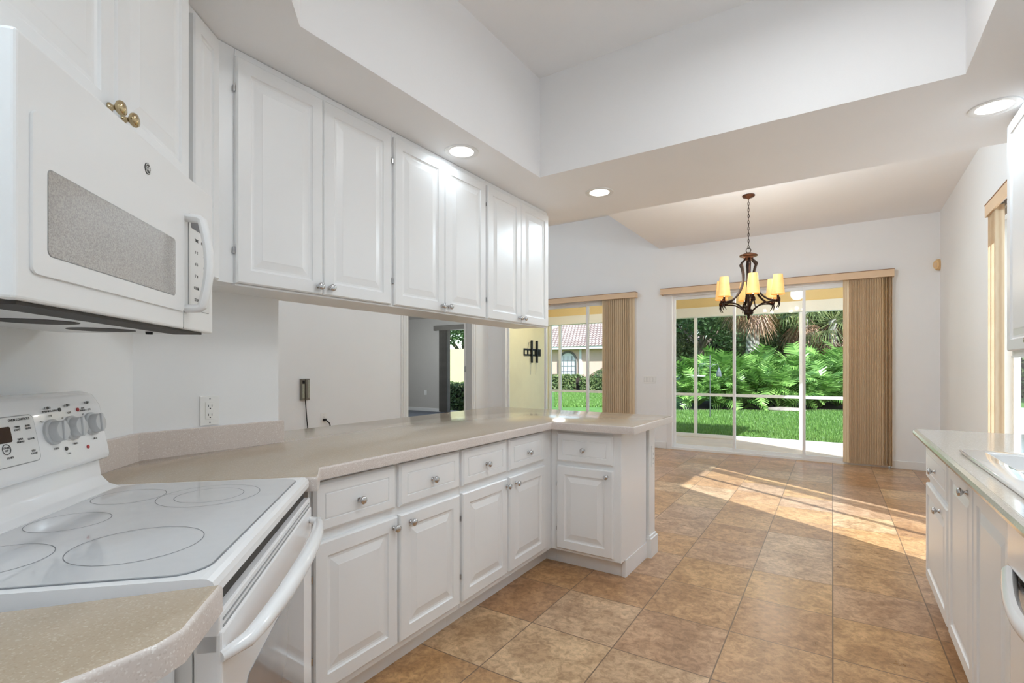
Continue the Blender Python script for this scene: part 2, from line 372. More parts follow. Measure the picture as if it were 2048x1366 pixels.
c.box(XS, XR+.1, YS-.04, YS, ZS+.05, 3.9).box(XS, XS+.04, YF-.1, YS-.04, ZS+.05, 3.9)
c.box(-2.391, XR+.1, YS, YB+.1, 3.153, 3.25).box(-2.43, -2.391, YS-.04, YB+.1, 3.153, 3.9)
c.box(-2.43, XS, YS-.04, YS, 3.153, 3.9)
c.box(XL-.12, -2.2, YF-.1, YB+.12, 3.82, 3.9)
struct('ceiling', c, 'ceil', 'white stepped ceiling with raised tray over the kitchen', 'ceiling')
struct('roof_deck', MB().box(-6.2, 1.13, -1.5, 8.05, 3.95, 4.05), 'concrete', 'flat roof above the rooms', 'roof')
# den
w = MB().box(-11.6, -11.5, 3.8, 11.2, 0, 2.8).box(-11.5, XL-.12, 3.8, 3.9, 0, 2.8)
w.box(-11.5, -9.75, 11.05, 11.17, 0, 2.8).box(-7.55, -7.35, 11.05, 11.17, 0, 2.8).box(-9.75, -7.55, 11.05, 11.17, 2.42, 2.8).box(-5.64, -5.6, YB+.1, 9.91, 0, 2.8).box(-7.45, -5.6, 9.87, 9.91, 0, 2.8).box(-7.45, -7.41, 9.91, 11.05, 0, 2.8)
struct('wall_den', w, 'denwall', 'grey walls of the unlit den seen through the doorway', 'wall')
struct('ceiling_den', MB().box(-11.6, -5.62, 3.8, 9.93, 2.75, 2.9).box(-11.6, -7.37, 9.93, 11.2, 2.75, 2.9), 'denwall', 'ceiling of the unlit den', 'ceiling')
struct('wall_lanai', MB().box(-5.6, -5.5, YB+.12, 9.95, -.1, 2.9), 'stucco', 'yellow stucco wall at the end of the lanai', 'wall')
struct('wall_outside_den', MB().box(-7.41, -5.6, 9.91, 9.95, -.1, 2.9).box(-7.41, -7.35, 9.95, 11.17, -.1, 2.9), 'stucco', 'yellow stucco outer wall of the den', 'wall')
struct('ceiling_lanai', MB().box(-5.6, 1.15, YB+.12, 10.4, 2.62, 2.9), 'lanaiceil', 'tan ceiling of the covered lanai', 'ceiling')
struct('beam_lanai', MB().box(-5.5, 1.15, 9.76, 9.94, 2.22, 2.40), 'trim', 'white beam across the outer edge of the lanai', 'beam')
struct('wall_lanai_header', MB().box(-5.5, 1.15, 9.80, 9.94, 2.40, 2.62), 'lanaiceil', 'tan header wall above the white lanai beam', 'wall')
# lanai screen frames
s = MB()
for x in (-5.46, -5.22, -4.07, -2.33, -.60, 1.12): s.box(x-.026, x+.026, 9.82, 9.87, -.03, 2.22)
s.box(-5.48, 1.14, 9.825, 9.865, .745, .795).box(-5.48, 1.14, 9.825, 9.865, -.028, .035)
struct('trim_screen', s, 'alum', 'white screen frame at the outer edge of the lanai', 'screen frame')
# casings, baseboards
t = MB()
for a, b in ((5.60, 5.75), (7.39, 7.54)):
    t.box(XL, XL+.022, a, b, 0, 2.55, .004).box(XL+.02, XL+.034, a+.03, a+.06, 0, 2.52, .003).box(XL+.02, XL+.034, b-.06, b-.03, 0, 2.52, .003)
t.box(XL, XL+.022, 5.60, 7.54, 2.45, 2.58, .004).box(XL-.12, XL+.01, 5.73, 5.755, 0, 2.46).box(XL-.12, XL+.01, 7.385, 7.41, 0, 2.46)
struct('trim_1', t, 'trim', 'white fluted casing around the den doorway', 'door casing')
def board(name, x0, x1, y0, y1, label): 
    struct(name, MB().box(x0, x1, y0, y1, 0, .1, .004), 'trim', label, 'baseboard')
board('baseboard_back', .50, XR, YB-.016, YB, 'white baseboard right of the dining sliding door')
board('baseboard_middle', -2.80, -2.32, YB-.016, YB, 'white baseboard between the two sliding doors')
board('baseboard_right', XR-.016, XR, 5.3, YB-.016, 'white baseboard along the right wall')
board('baseboard_living', XL+.05, XL+.066, 1.0, 5.17, 'white baseboard under the living room phone')
board('baseboard_den', -11.5, -9.76, 11.034, 11.05, 'baseboard in the den')
# low wall that carries the peninsula counter
w = MB().prism([(-2.16, 1.33), (-2.2, 3.31), (-1.075, 3.285), (-1.075, 3.40), (-2.31, 3.42), (-2.27, 1.33)], 0, .872)
struct('wall_peninsula', w, 'trim', 'white low wall at the back of the peninsula counter', 'half wall')
t = MB().prism([(-1.135, 3.272), (-1.058, 3.272), (-1.058, 3.416), (-1.135, 3.416), (-1.135, 3.40), (-1.075, 3.40), (-1.075, 3.286), (-1.135, 3.287)], 0, .125)
t.prism([(-1.135, 3.279), (-1.066, 3.279), (-1.066, 3.408), (-1.135, 3.408), (-1.135, 3.40), (-1.075, 3.40), (-1.075, 3.286), (-1.135, 3.287)], .125, .142)
struct('baseboard_peninsula', t, 'trim', 'white stepped baseboard block at the foot of the peninsula end wall', 'baseboard')

# ------------------------------------------------------------------ sliding doors
def slider(name, label, a0, a1, n, y, axis, z1=2.43, offs=None):
    """Frame and n framed glass panels along x (axis 'X') at depth y, or along y at x = y."""
    d = bpy.data.objects.new(name, None); COL.objects.link(d); tag(d, label, 'sliding door', kind='structure')
    if axis == 'X': d.location = (a0, y, 0)
    else: d.location = (y, a0, 0); d.rotation_euler = (0, 0, PI/2)
    L = a1-a0
    f = MB().box(0, .085, 0, .11, 0, z1, .003).box(L-.04, L, 0, .11, 0, z1, .003).box(.085, L-.04, 0, .11, z1-.05, z1).box(.085, L-.04, 0, .11, 0, .03)
    f.build('frame', 'alum', d)
    w = (L-.125)/n
    for k in range(n):
        x0 = .085+k*w; x1 = x0+w; yo = .012+.032*((n-1-k) if offs is None else offs[k])
        x0 -= .018 if k else 0; x1 += .018 if k < n-1 else 0
        st = .036
        p = MB().box(x0, x0+st, yo, yo+.028, .03, z1-.05, .002).box(x1-st, x1, yo, yo+.028, .03, z1-.05, .002)
        p.box(x0+st, x1-st, yo, yo+.028, .03, .075, .002).box(x0+st, x1-st, yo, yo+.028, z1-.1, z1-.05, .002)
        q = p.build('panel_frame', 'alum', d)
        MB().box(x0+st-.004, x1-st+.004, yo+.011, yo+.016, .07, z1-.095).build('glass_pane', 'glass', q)
        if k == 0: MB().box(x0+.012, x0+.03, yo-.012, yo, .95, 1.15, .004).build('handle', 'alum', q)
    return d
slider('door_1', 'three panel sliding glass door of the dining area', -2.32, .48, 3, YB, 'X')
slider('door_2', 'sliding glass door of the living room seen past the counter', -5.47, -2.80, 3, YB, 'X')
slider('door_3', 'sliding glass door in the right wall beyond the sink', D3[0], D3[1], 2, XR+.125, 'Y')
d = bpy.data.objects.new('window_1', None); COL.objects.link(d); tag(d, 'sliding window door of the den', 'window', kind='structure')
f = MB()
for x in (-9.75, -8.68, -7.6): f.box(x, x+.05, 11.06, 11.12, 0, 2.42)
f.box(-9.75, -7.55, 11.06, 11.12, 2.36, 2.42).box(-9.75, -7.55, 11.06, 11.12, 0, .06); f.build('frame', 'alum', d)
MB().box(-9.7, -7.6, 11.085, 11.09, .06, 2.36).build('glass_pane', 'glass', d)
# open den door leaf, hinged at the near casing's far jamb
d = bpy.data.objects.new('door_4', None); COL.objects.link(d); tag(d, 'white den door standing open inside the doorway', 'door', kind='structure')
d.location = (XL-.125, 7.385, 0); d.rotation_euler = (0, 0, R(121))
MB().panel(0, .82, .01, 2.43, [(0, .036), (0, .003), (.003, 0), (.12, 0), (.13, .008), (.16, .008), (.18, .002)]).build('leaf', 'trim', d)
for z in (.25, 1.2, 2.2): MB().box(-.012, .01, -.004, .02, z, z+.1, .002).build('hinge', 'chrome', d)

# ------------------------------------------------------------------ vertical blinds
def slat_mesh(w, h, bow=.008):
    b = MB(); n = 5; vs = []
    for zz in (0, -h):
        for side in (0, .0016):
            vs.append([b.b.verts.new((-w/2+w*k/n, bow*(1-(2*k/n-1)**2)+side, zz)) for k in range(n+1)])
    A, A2, B_, B2 = vs
    for k in range(n):
        b.b.faces.new((A[k], A[k+1], B_[k+1], B_[k])); b.b.faces.new((A2[k+1], A2[k], B2[k], B2[k+1]))
        b.b.faces.new((A[k], A2[k], A2[k+1], A[k+1])); b.b.faces.new((B_[k], B_[k+1], B2[k+1], B2[k]))
    b.b.faces.new((A[0], B_[0], B2[0], A2[0])); b.b.faces.new((A[n], A2[n], B2[n], B_[n]))
    me = bpy.data.meshes.new('slat'); b.b.to_mesh(me); b.b.free()
    me.polygons.foreach_set('use_smooth', [True]*len(me.polygons))
    try: me.set_sharp_from_angle(angle=R(40))
    except Exception: pass
    return me
def blinds(label, loc, rz, L, zb, zt, slats, slatmat, h, w=.089, dep=.115):
    """Valance along local x from 0 to L; front towards local -y; slats = (x, angle)."""
    d = thing('vertical_blind', label, 'blind', loc, rz)
    v = MB().box(0, L, -dep, -dep+.015, zb, zt, .002).box(0, .014, -dep+.015, 0, zb, zt, .002).box(L-.014, L, -dep+.015, 0, zb, zt, .002).build('valance', 'valance', d)
    MB().box(-.003, L+.003, -dep-.003, 0, zt, zt+.008, .002).build('top_strip', 'valtop', v)
    MB().box(.02, L-.02, -dep*.65, -dep*.26, zt-.05, zt-.006).build('head_rail', 'alum', d)
    me = slat_mesh(w, h)
    for x, a in slats:
        o = link('slat', me, None, d, (x, -dep*.48, zt-.06), (0, 0, R(a)))
    me.materials.append(M[slatmat])
    return d
random.seed(3)
s = [(2.415+.0176*k+random.uniform(-.001, .001), -42+random.uniform(-5, 5)) for k in range(20)]+[(2.775+.021*k, -66+random.uniform(-18, 14)) for k in range(6)]
blinds('wide tan vertical blind stacked at the right of the dining sliding door', (-2.385, YB, 0), 0, 2.915, 2.405, 2.493, s, 'slat', 2.40)
s = [(1.09+.036*k, 36+random.uniform(-8, 8)) for k in range(14)]
blinds('tan vertical blind stacked at the right of the living room sliding door', (-4.42, YB, 0), 0, 1.635, 2.40, 2.485, s, 'slat2', 2.39)
s = [(.05+.017*k, 60+random.uniform(-8, 8)) for k in range(13)]
blinds('tan vertical blind on the right wall door beyond the sink counter', (XR, 5.225, 0), -PI/2, 1.62, 2.41, 2.50, s, 'slat', 2.40, .055, .07)
d = thing('vertical_blind', 'dark blind inside the den beside its bright window', 'blind', (-9.95, 11.05, 0), 0)
MB().box(0, 2.5, -.11, -.095, 2.36, 2.5).box(0, .015, -.1, 0, 2.36, 2.5).build('valance', 'darkslat', d)
me = slat_mesh(.089, 2.4); me.materials.append(M['darkslat'])
for k in range(14): link('slat', me, None, d, (.22+.024*k, -.055, 2.42), (0, 0, R(60+5*(k % 3))))

# ------------------------------------------------------------------ cabinets
DOOR = [(0, -.001), (0, -.015), (.005, -.0205), (.052, -.0205), (.055, -.015), (.061, -.0125), (.069, -.0125), (.096, -.0185), (.099, -.0195)]
DRAWER = [(0, -.001), (0, -.012), (.010, -.0205), (.040, -.0205), (.0415, -.017), (.0445, -.017), (.046, -.0205)]
KNOB = [(.0001, 0), (.0095, 0), (.0095, .003), (.0055, .006), (.005, .012), (.009, .014), (.0148, .019), (.0158, .0235), (.0135, .028), (.007, .0305), (0, .031)]
def knob_mesh():
    b = MB().lathe([(r, -h) for r, h in KNOB], axis='Y', n=18); me = bpy.data.meshes.new('knob'); b.b.to_mesh(me); b.b.free()
    me.polygons.foreach_set('use_smooth', [True]*len(me.polygons)); return me
KM = knob_mesh(); KM.materials.append(M['chrome'])
KB = knob_mesh(); KB.materials.append(M['brass'])
def cabinet(label, loc, rz, w, depth, z0, z1, doors, drawers=(), toe=True, name='base_cabinet', cat='cabinet', lip=0, knobm=None, x0=0, hinge=True):
    """Local frame: x to the right when facing the front, front plane at y = 0, y runs back.
    doors = (x0, x1, z0, z1, knob x, knob z, hinge side)."""
    c = thing(name, label, cat, (loc[0], loc[1], 0), rz)
    MB().box(x0, w, 0, depth, z0, z1, .0015).build('carcass', 'cab', c)
    if toe: MB().box(x0, w, .075, depth-.01, 0, z0).build('toe_kick', 'cab', c)
    if lip: MB().box(x0, w, -.003, .02, z0-.008, z0, .001).build('bottom_rail', 'cab', c)
    for a, b, za, zb, kx, kz, hs in doors:
        d = MB().panel(a, b, za, zb, DOOR).build('door', 'cab', c)
        if kx is not None: link('knob', knobm or KM, None, d, (kx, -.0205, kz))
        if hinge:
            hx = a-.004 if hs == 'l' else b+.004
            for z in (za+.12, zb-.12): MB().box(hx-.003, hx+.003, -.012, 0, z-.012, z+.012, .001).build('hinge', 'chrome', d)
    for a, b, za, zb in drawers:
        d = MB().panel(a, b, za, zb, DRAWER).build('drawer', 'cab', c)
        link('knob', knobm or KM, None, d, ((a+b)/2, -.0205, (za+zb)/2-.008))
    return c
# base run: local frame turned 91.6 degrees, origin on the door plane at (-1.49, 1.05)
TH = R(91.6); BX = Vector((math.cos(TH), math.sin(TH))); BN = Vector((math.sin(TH), -math.cos(TH)))
def base(a, out=0): p = Vector((-1.49, 1.05))+BX*a-BN*.0205+BN*out; return (p.x, p.y)
DZ0, DZ1, WZ0, WZ1 = .138, .655, .688, .862
cabinet('white base cabinet with two drawers nearest the stove', base(-.012), TH, .828, .56, .105, .874,
        [(.012, .403, DZ0, DZ1, .38, .615, 'l'), (.416, .812, DZ0, DZ1, .475, .616, 'r')], [(.012, .394, WZ0, WZ1), (.416, .812, WZ0, WZ1)])
cabinet('white base cabinet with two drawers in the inner corner of the counter', base(.818), TH, .95, .56, .105, .874,
        [(.004, .404, DZ0, DZ1, .392, .615, 'l'), (.425, .842, DZ0, DZ1, .488, .614, 'r')], [(.004, .395, WZ0, WZ1), (.425, .825, WZ0, WZ1)])
cabinet('white peninsula cabinet with one drawer above one door', (-1.532, 2.82), 0, .442, .445, .105, .874,
        [(.022, .396, .125, .645, .36, .61, 'l')], [(.022, .396, .672, .852)], x0=-.03)
MB_ = MB().box(-1.112, -1.086, 2.884, 3.27, 0, .105, .002).box(-1.665, -1.56, 2.893, 2.912, 0, .104).box(-1.685, -1.636, 2.80, 2.90, 0, .104)
tag(MB_.build('base_board', 'cab'), 'white base boards at the foot of the peninsula cabinet', 'baseboard', kind='structure').name = 'trim_2'
# upper run
UX = -1.88
for label, y0, y1, d1, seam, d2 in (
        ('white upper cabinet with two doors nearest the microwave', .987, 1.757, .985, 1.3545, 1.742),
        ('white upper cabinet with two doors in the middle of the row', 1.757, 2.541, 1.765, 2.1405, 2.527),
        ('white upper cabinet with two doors at the far end of the row', 2.541, 3.335, 2.549, 2.937, 3.322)):
    w_ = y1-y0; s1 = seam-y0
    cabinet(label, (UX, y0), PI/2, w_-.001, .30, 1.567, 2.437,
            [(d1-y0, s1-.0015, 1.568, 2.405, s1-.027, 1.60, 'l'), (s1+.0015, d2-y0, 1.568, 2.405, s1+.03, 1.601, 'r')], toe=False, name='wall_cabinet', lip=1)
# narrow corner cabinet, its door turned 39 degrees from the run
a = Vector((-1.757, .795)); b = Vector((-1.862, .928)); dirv = (b-a).normalized(); ang = math.atan2(dirv.y, dirv.x); L = (b-a).length
nrm = Vector((dirv.y, -dirv.x))
o_ = a-nrm*.0205
c = thing('wall_cabinet', 'narrow white corner cabinet between microwave and upper row', 'cabinet', (o_.x, o_.y, 0), ang)
iv = lambda p: (lambda q: (q.x*dirv.x+q.y*dirv.y, -(q.x*nrm.x+q.y*nrm.y)))(Vector(p)-o_)
MB().prism([iv(p) for p in ((-1.777, .785), (-1.88, .93), (-1.88, .985), (-2.13, .985), (-2.13, .78), (-1.95, .60))][::-1], 1.567, 2.437).build('carcass', 'cab', c)
d = MB().panel(0, L-.006, 1.568, 2.405, [(0, -.001), (0, -.015), (.005, -.0205), (.040, -.0205), (.043, -.015), (.048, -.013), (.062, -.019)]).build('door', 'cab', c)
# diagonal frame: w along the stove wall, s = x + y
DG = R(135)
def dg(w, s): return ((s-w*2**.5)/2, (s+w*2**.5)/2)
WC = 1.2417; W0 = WC-.379
p = dg(W0, -.88-.029)
cabinet('white cabinet above the microwave with two brass knobs', p, DG, .757, .30, 1.757, 2.437,
        [(.006, .3765, 1.772, 2.425, .352, 1.805, 'l'), (.3805, .751, 1.772, 2.425, .405, 1.805, 'r')], toe=False, name='wall_cabinet', knobm=KB, hinge=False)
# right side
RX = .39
def rc(y): return (RX, y)
cabinet('white base cabinet with drawer at the far end of the sink counter', (RX, 3.50), -PI/2, .69, .58, .105, .874,
        [(.025, .672, .14, .645, .50, .598, 'l')], [(.025, .672, .674, .848)])
cabinet('white sink base cabinet with two tall doors under the sink', (RX, 2.81), -PI/2, .975, .58, .105, .874,
        [(.025, .50, .14, .848, .425, .81, 'l'), (.515, .972, .14, .848, None, .81, 'r')])
c = cabinet('white upper cabinet hanging above the sink counter', (.672, 3.315), -PI/2, .92, .30, 1.312, 2.43,
        [(.012, .455, 1.335, 2.405, .42, 1.37, 'l'), (.465, .91, 1.335, 2.405, .5, 1.37, 'r')], toe=False, name='wall_cabinet', lip=1)

# ------------------------------------------------------------------ countertops
def counter(name, label, pts, mt, me_, z0=.876, z1=.92):
    c = thing(name, label, 'countertop', (pts[0][0], pts[0][1], 0))
    q = [(x-pts[0][0], y-pts[0][1]) for x, y in pts]
    o = MB().prism(q, z0, z1, .009).build('slab', mt, c, smooth=True)
    o.data.materials.append(M[me_])
    for f in o.data.polygons:
        if abs(f.normal.z) < .8: f.material_index = 1
    return c, q
main = [(-1.345, .957), (-1.375, .985), (-1.467, 1.055), (-1.513, 2.745), (-.993, 2.765), (-1.001, 3.566), (-2.54, 3.625), (-2.485, 1.33), (-2.119, 1.33), (-2.119, .77), (-1.86, .51), (-1.803, .50)]
cm, q = counter('countertop', 'long beige speckled countertop running from the stove to the peninsula', main, 'counter', 'splash')
bx, by = main[0]
bp_ = [(-2.119, 1.335), (-2.139, 1.335), (-2.139, .762), (-1.875, .498), (-1.861, .512), (-2.119, .77)]
MB().prism([(x-bx, y-by) for x, y in bp_], .917, 1.018, .003).build('backsplash', 'splash', cm)
near = [(-.785, .388), (-.70, .305), (-.686, .27), (-.686, YF+.002), (-.99, YF+.002), (-1.215, -.145), (-.80, .402)]
counter('countertop', 'small beige speckled countertop corner in front of the stove', near, 'counter', 'splash')
c = thing('base_cabinet', 'white cabinet panel under the small countertop corner beside the stove', 'cabinet', (-.8, .2, 0))
MB().prism([(x+.8, y-.2) for x, y in ((-.86, .36), (-.745, .262), (-.725, .22), (-.725, YF+.01), (-.985, YF+.01), (-1.195, -.135))], .1, .874).build('carcass', 'cab', c)
MB().prism([(x+.8, y-.2) for x, y in ((-.92, .30), (-.80, .2), (-.80, YF+.01), (-.985, YF+.01), (-1.19, -.13))], 0, .1).build('toe_kick', 'cab', c)
# right counter with a cut-out for the sink
SX0, SX1, SY0, SY1 = .43, .88, 1.78, 2.58
c = thing('countertop', 'pale countertop around the white sink on the right', 'countertop', (.335, 3.54, 0))
b = MB()
for x0, x1, y0, y1 in ((.335, SX0, 0.2, 3.54), (SX1, .972, 0.2, 3.54), (SX0, SX1, SY1, 3.54), (SX0, SX1, .2, SY0)):
    b.box(x0-.335, x1-.335, y0-3.54, y1-3.54, .882, .92)
b.tube([(.004, 0, .90), (.004, -3.34, .90)], .02, 10).tube([(0, -.004, .90), (.64, -.004, .90)], .02, 10)
b.build('slab', 'rcounter', c)
MB().box(.972-.335-.02, .972-.335, -3.3, 0, .921, 1.02, .003).build('backsplash', 'rcounter', c)
# sink
s = thing('kitchen_sink', 'white double bowl drop in sink in the right counter', 'sink', (.38, SY0-.04, 0))
b = MB(); W_, H_ = .55, SY1-SY0+.08
for x0, x1, y0, y1 in ((0, .075, 0, H_), (W_-.11, W_, 0, H_), (.06, W_-.1, 0, .07), (.06, W_-.1, H_-.07, H_), (.06, W_-.1, .40, .44)):
    b.box(x0, x1, y0, y1, .92, .936, .007, 3)
b.build('rim', 'sink', s, smooth=True)
for y0, y1 in ((.065, .405), (.435, H_-.065)):
    b = MB().box(.07, .08, y0, y1, .74, .93).box(W_-.115, W_-.105, y0, y1, .74, .93).box(.07, W_-.105, y0, y0+.01, .74, .93).box(.07, W_-.105, y1-.01, y1, .74, .93).box(.07, W_-.105, y0, y1, .73, .742)
    b.build('bowl', 'sink', s)
    MB().lathe([(.0, .745), (.04, .745), (.045, .748), (.05, .743)], (.25, (y0+y1)/2, 0)).build('drain', 'chrome', s)

# ------------------------------------------------------------------ dishwasher
d = thing('dishwasher', 'white dishwasher at the right edge beside the sink cabinet', 'dishwasher', (RX, 1.83, 0), -PI/2)
MB().box(.003, .60, 0, .57, .1, .872).build('body', 'appl2', d)
MB().box(.003, .60, .08, .5, 0, .1).build('toe_kick', 'dark', d)
MB().box(.005, .598, -.024, -.001, .11, .70, .005).build('door', 'appl', d)
cp = MB().box(.005, .598, -.03, -.001, .735, .865, .006, 3).build('control_panel', 'appl', d)
MB().box(.02, .58, -.012, -.001, .70, .735).build('grip_recess', 'dark', d)
pts = [(.03+.54*k/16, -.03-.035*math.sin(PI*k/16), .72-.03*math.sin(PI*k/16)) for k in range(17)]
MB().tube(pts, .016, 10, flat=(1, 1.3)).build('handle', 'appl', d, smooth=True)

# ------------------------------------------------------------------ stove
r = thing('electric_range', 'white electric range with glass cooktop set across the corner', 'stove', dg(W0+.002, -.42)+(0,), DG)
RW = .753
MB().box(.004, RW-.004, .035, .62, .02, .885).build('body', 'appl2', r)
for x in (.05, RW-.05):
    for y in (.08, .56): MB().lathe([(.018, 0), (.018, .02)], (x, y, 0), n=10).build('foot', 'black', r)
b = MB()                                     # cooktop rim, rounded front lip
prof = [(.0, .893), (.0, .907), (.004, .916), (.012, .921), (.022, .9225), (.60, .9225), (.60, .885), (.03, .885)]
vs = [[b.b.verts.new((x, y, z)) for y, z in prof] for x in (0, RW)]
n_ = len(prof)
for k in range(n_): b.b.faces.new((vs[0][k], vs[0][(k+1) % n_], vs[1][(k+1) % n_], vs[1][k]))
b.b.faces.new(vs[0][::-1]); b.b.faces.new(vs[1]); bmesh.ops.recalc_face_normals(b.b, faces=b.b.faces[:])
b.build('cooktop_rim', 'appl', r)
def rrect(x0, x1, y0, y1, rad, n=6):
    o = []
    for cx, cy, a0 in ((x1-rad, y1-rad, 0), (x0+rad, y1-rad, 90), (x0+rad, y0+rad, 180), (x1-rad, y0+rad, 270)):
        for k in range(n+1): a_ = R(a0+90*k/n); o.append((cx+rad*math.cos(a_), cy+rad*math.sin(a_)))
    return o
MB().prism(rrect(.017, RW-.017, .024, .492, .052), .9225, .9238).build('glass_seam', 'ring', r)
gl = MB().prism(rrect(.0195, RW-.0195, .0265, .4895, .05), .9226, .9252).build('glass_top', 'cook', r)
def ring(w_, s_, rad, th=.0016):
    x, y = w_-W0-.002, (-.42-s_)/2**.5
    b = MB(); n = 64
    I = [b.b.verts.new((x+(rad-th)*math.cos(2*PI*k/n), y+(rad-th)*math.sin(2*PI*k/n), .9256)) for k in range(n)]
    O = [b.b.verts.new((x+rad*math.cos(2*PI*k/n), y+rad*math.sin(2*PI*k/n), .9256)) for k in range(n)]
    for k in range(n): b.b.faces.new((I[k], O[k], O[(k+1) % n], I[(k+1) % n]))
    return b.build('burner_ring', 'ring', gl)
ring(1.052, -.695, .105); ring(1.425, -.71, .116); ring(1.425, -.71, .078); ring(1.45, -.985, .078); ring(1.235, -1.0, .072); ring(1.01, -.985, .085)
# backguard: riser and slanted console
def extr(prof, x0, x1, bev=0):
    b = MB(); A = [b.b.verts.new((x0, y, z)) for y, z in prof]; B_ = [b.b.verts.new((x1, y, z)) for y, z in prof]; n = len(prof)
    fs = [b.b.faces.new((A[k], A[(k+1) % n], B_[(k+1) % n], B_[k])) for k in range(n)]+[b.b.faces.new(A[::-1]), b.b.faces.new(B_)]
    bmesh.ops.recalc_face_normals(b.b, faces=fs)
    if bev: bmesh.ops.bevel(b.b, geom=b.b.edges[:], offset=bev, segments=3, profile=.5, affect='EDGES')
    return b
extr([(.50, .9225), (.525, .932), (.545, .955), (.555, 1.03), (.64, 1.03), (.64, .885), (.50, .885)], .01, RW-.01, .003).build('riser', 'appl', r, smooth=True)
con = extr([(.532, 1.0), (.527, 1.012), (.552, 1.150), (.572, 1.182), (.60, 1.19), (.642, 1.185), (.642, 1.0)], 0, RW, .008).build('console', 'appl', r, smooth=True)
SL = math.atan2(.025, .138)                       # console face leans back
def onface(x, z, off=.0): 
    y = .527+(z-1.012)*.025/.138; return (x, y-off*math.cos(SL), z-off*math.sin(SL)*-1)
FR = (PI/2-SL, 0, 0)
def wz(w_): return w_-W0-.023
def plate_on(b, w0, w1, z0, z1, rad, th):
    """rounded plate lying on the console face"""
    zc, xc = (z0+z1)/2, (w0+w1)/2
    m = Matrix.Translation(Vector(onface(xc, zc, 0)))@Matrix.Rotation(PI/2-SL, 4, 'X')
    st = len(b.b.verts)
    b.prism(rrect(-(w1-w0)/2, (w1-w0)/2, -(z1-z0)/2, (z1-z0)/2, rad), -.004, th)
    b.b.verts.ensure_lookup_table()
    bmesh.ops.transform(b.b, matrix=m, verts=b.b.verts[st:]); return b
plate_on(MB(), wz(1.113), wz(1.373), 1.040, 1.148, .014, .0012).build('keypad_border', 'grey', con)
kp = plate_on(MB(), wz(1.115), wz(1.371), 1.042, 1.146, .013, .002).build('keypad', 'appl2', con)
ds = plate_on(MB(), wz(1.175), wz(1.298), 1.092, 1.126, .005, .003).build('display', 'disp', con)
text('12:00', .024, con, onface(wz(1.232), 1.109, .0035), FR, 'dispon', 'display_digits')
def label_on(s_, w_, z, size, m='print'): text(s_, size, con, onface(wz(w_), z, .0026), FR, m)
label_on('OVEN CONTROLS', 1.328, 1.138, .0075)
for s_, w_, z in (('OVEN\nLIGHT', 1.318, 1.119), ('BAKE\nTIMED', 1.350, 1.119), ('TIMER\nON/OFF', 1.320, 1.092), ('CLOCK', 1.352, 1.092), ('SELF\nCLEAN', 1.352, 1.062), ('START', 1.283, 1.060)): label_on(s_, w_, z, .0062)
b = MB(); cc = onface(wz(1.277), 1.079, .002)
b.tube([(cc[0]+.011*math.cos(2*PI*k/24), cc[1]-.001+.011*math.sin(2*PI*k/24)*math.sin(SL), cc[2]+.011*math.sin(2*PI*k/24)*math.cos(SL)) for k in range(24)], .0007, 6, True).build('key_ring', 'print', con)
label_on('CLEAR\nOFF', 1.277, 1.079, .0058)
b = MB().lathe([(0, .0), (.006, .0), (.006, .002), (0, .002)], n=14)
for w_, z in ((1.426, 1.098), (1.497, 1.100), (1.578, 1.102), (.987, 1.098), (.906, 1.1)):
    x = wz(w_); p0 = onface(x, z, .0); m = Matrix.Translation(Vector(p0))@Matrix.Rotation(PI/2-SL, 4, 'X')
    k_ = MB().lathe([(.031, 0), (.031, .006), (.028, .008)], n=28, m=m).lathe([(.0255, .006), (.0245, .022), (.022, .025), (0, .0255)], n=28, m=m).build('control_knob', 'knobgrey', con, smooth=True)
    MB().box(-.0245, .0245, -.005, .005, .022, .030, .003, 2, m=m@Matrix.Rotation(R(80), 4, 'Z')).build('grip', 'knobgrey', k_, smooth=True)
    if w_ > 1.3:
        label_on('OFF', w_, z+.0385, .0075); label_on('HIGH', w_, z-.040, .007); label_on('LO', w_-.03, z+.028, .006)
        for q, fil in ((-.007, 0), (0, 1), (.007, 0)):
            m2 = Matrix.Translation(Vector(onface(x+q, z+.058, 0)))@Matrix.Rotation(PI/2-SL, 4, 'X')
            MB().lathe([(.003 if not fil else .0036, 0), (.003 if not fil else .0036, .0015)], n=10, m=m2).build('burner_mark', 'print' if fil else 'grey', con)
label_on('WARMING ZONE', 1.428, 1.148, .0065)
label_on('HOT\nSURFACE', 1.553, 1.143, .006); label_on('ON', 1.467, 1.040, .006)
for w_, z, mm in ((1.534, 1.144, 'red'), (1.545, 1.045, 'red'), (1.462, 1.053, 'print'), (1.466, 1.149, 'print')):
    m2 = Matrix.Translation(Vector(onface(wz(w_), z, 0)))@Matrix.Rotation(PI/2-SL, 4, 'X')
    MB().lathe([(.0048, 0), (.0048, .0022)], n=14, m=m2).build('indicator', mm, con)
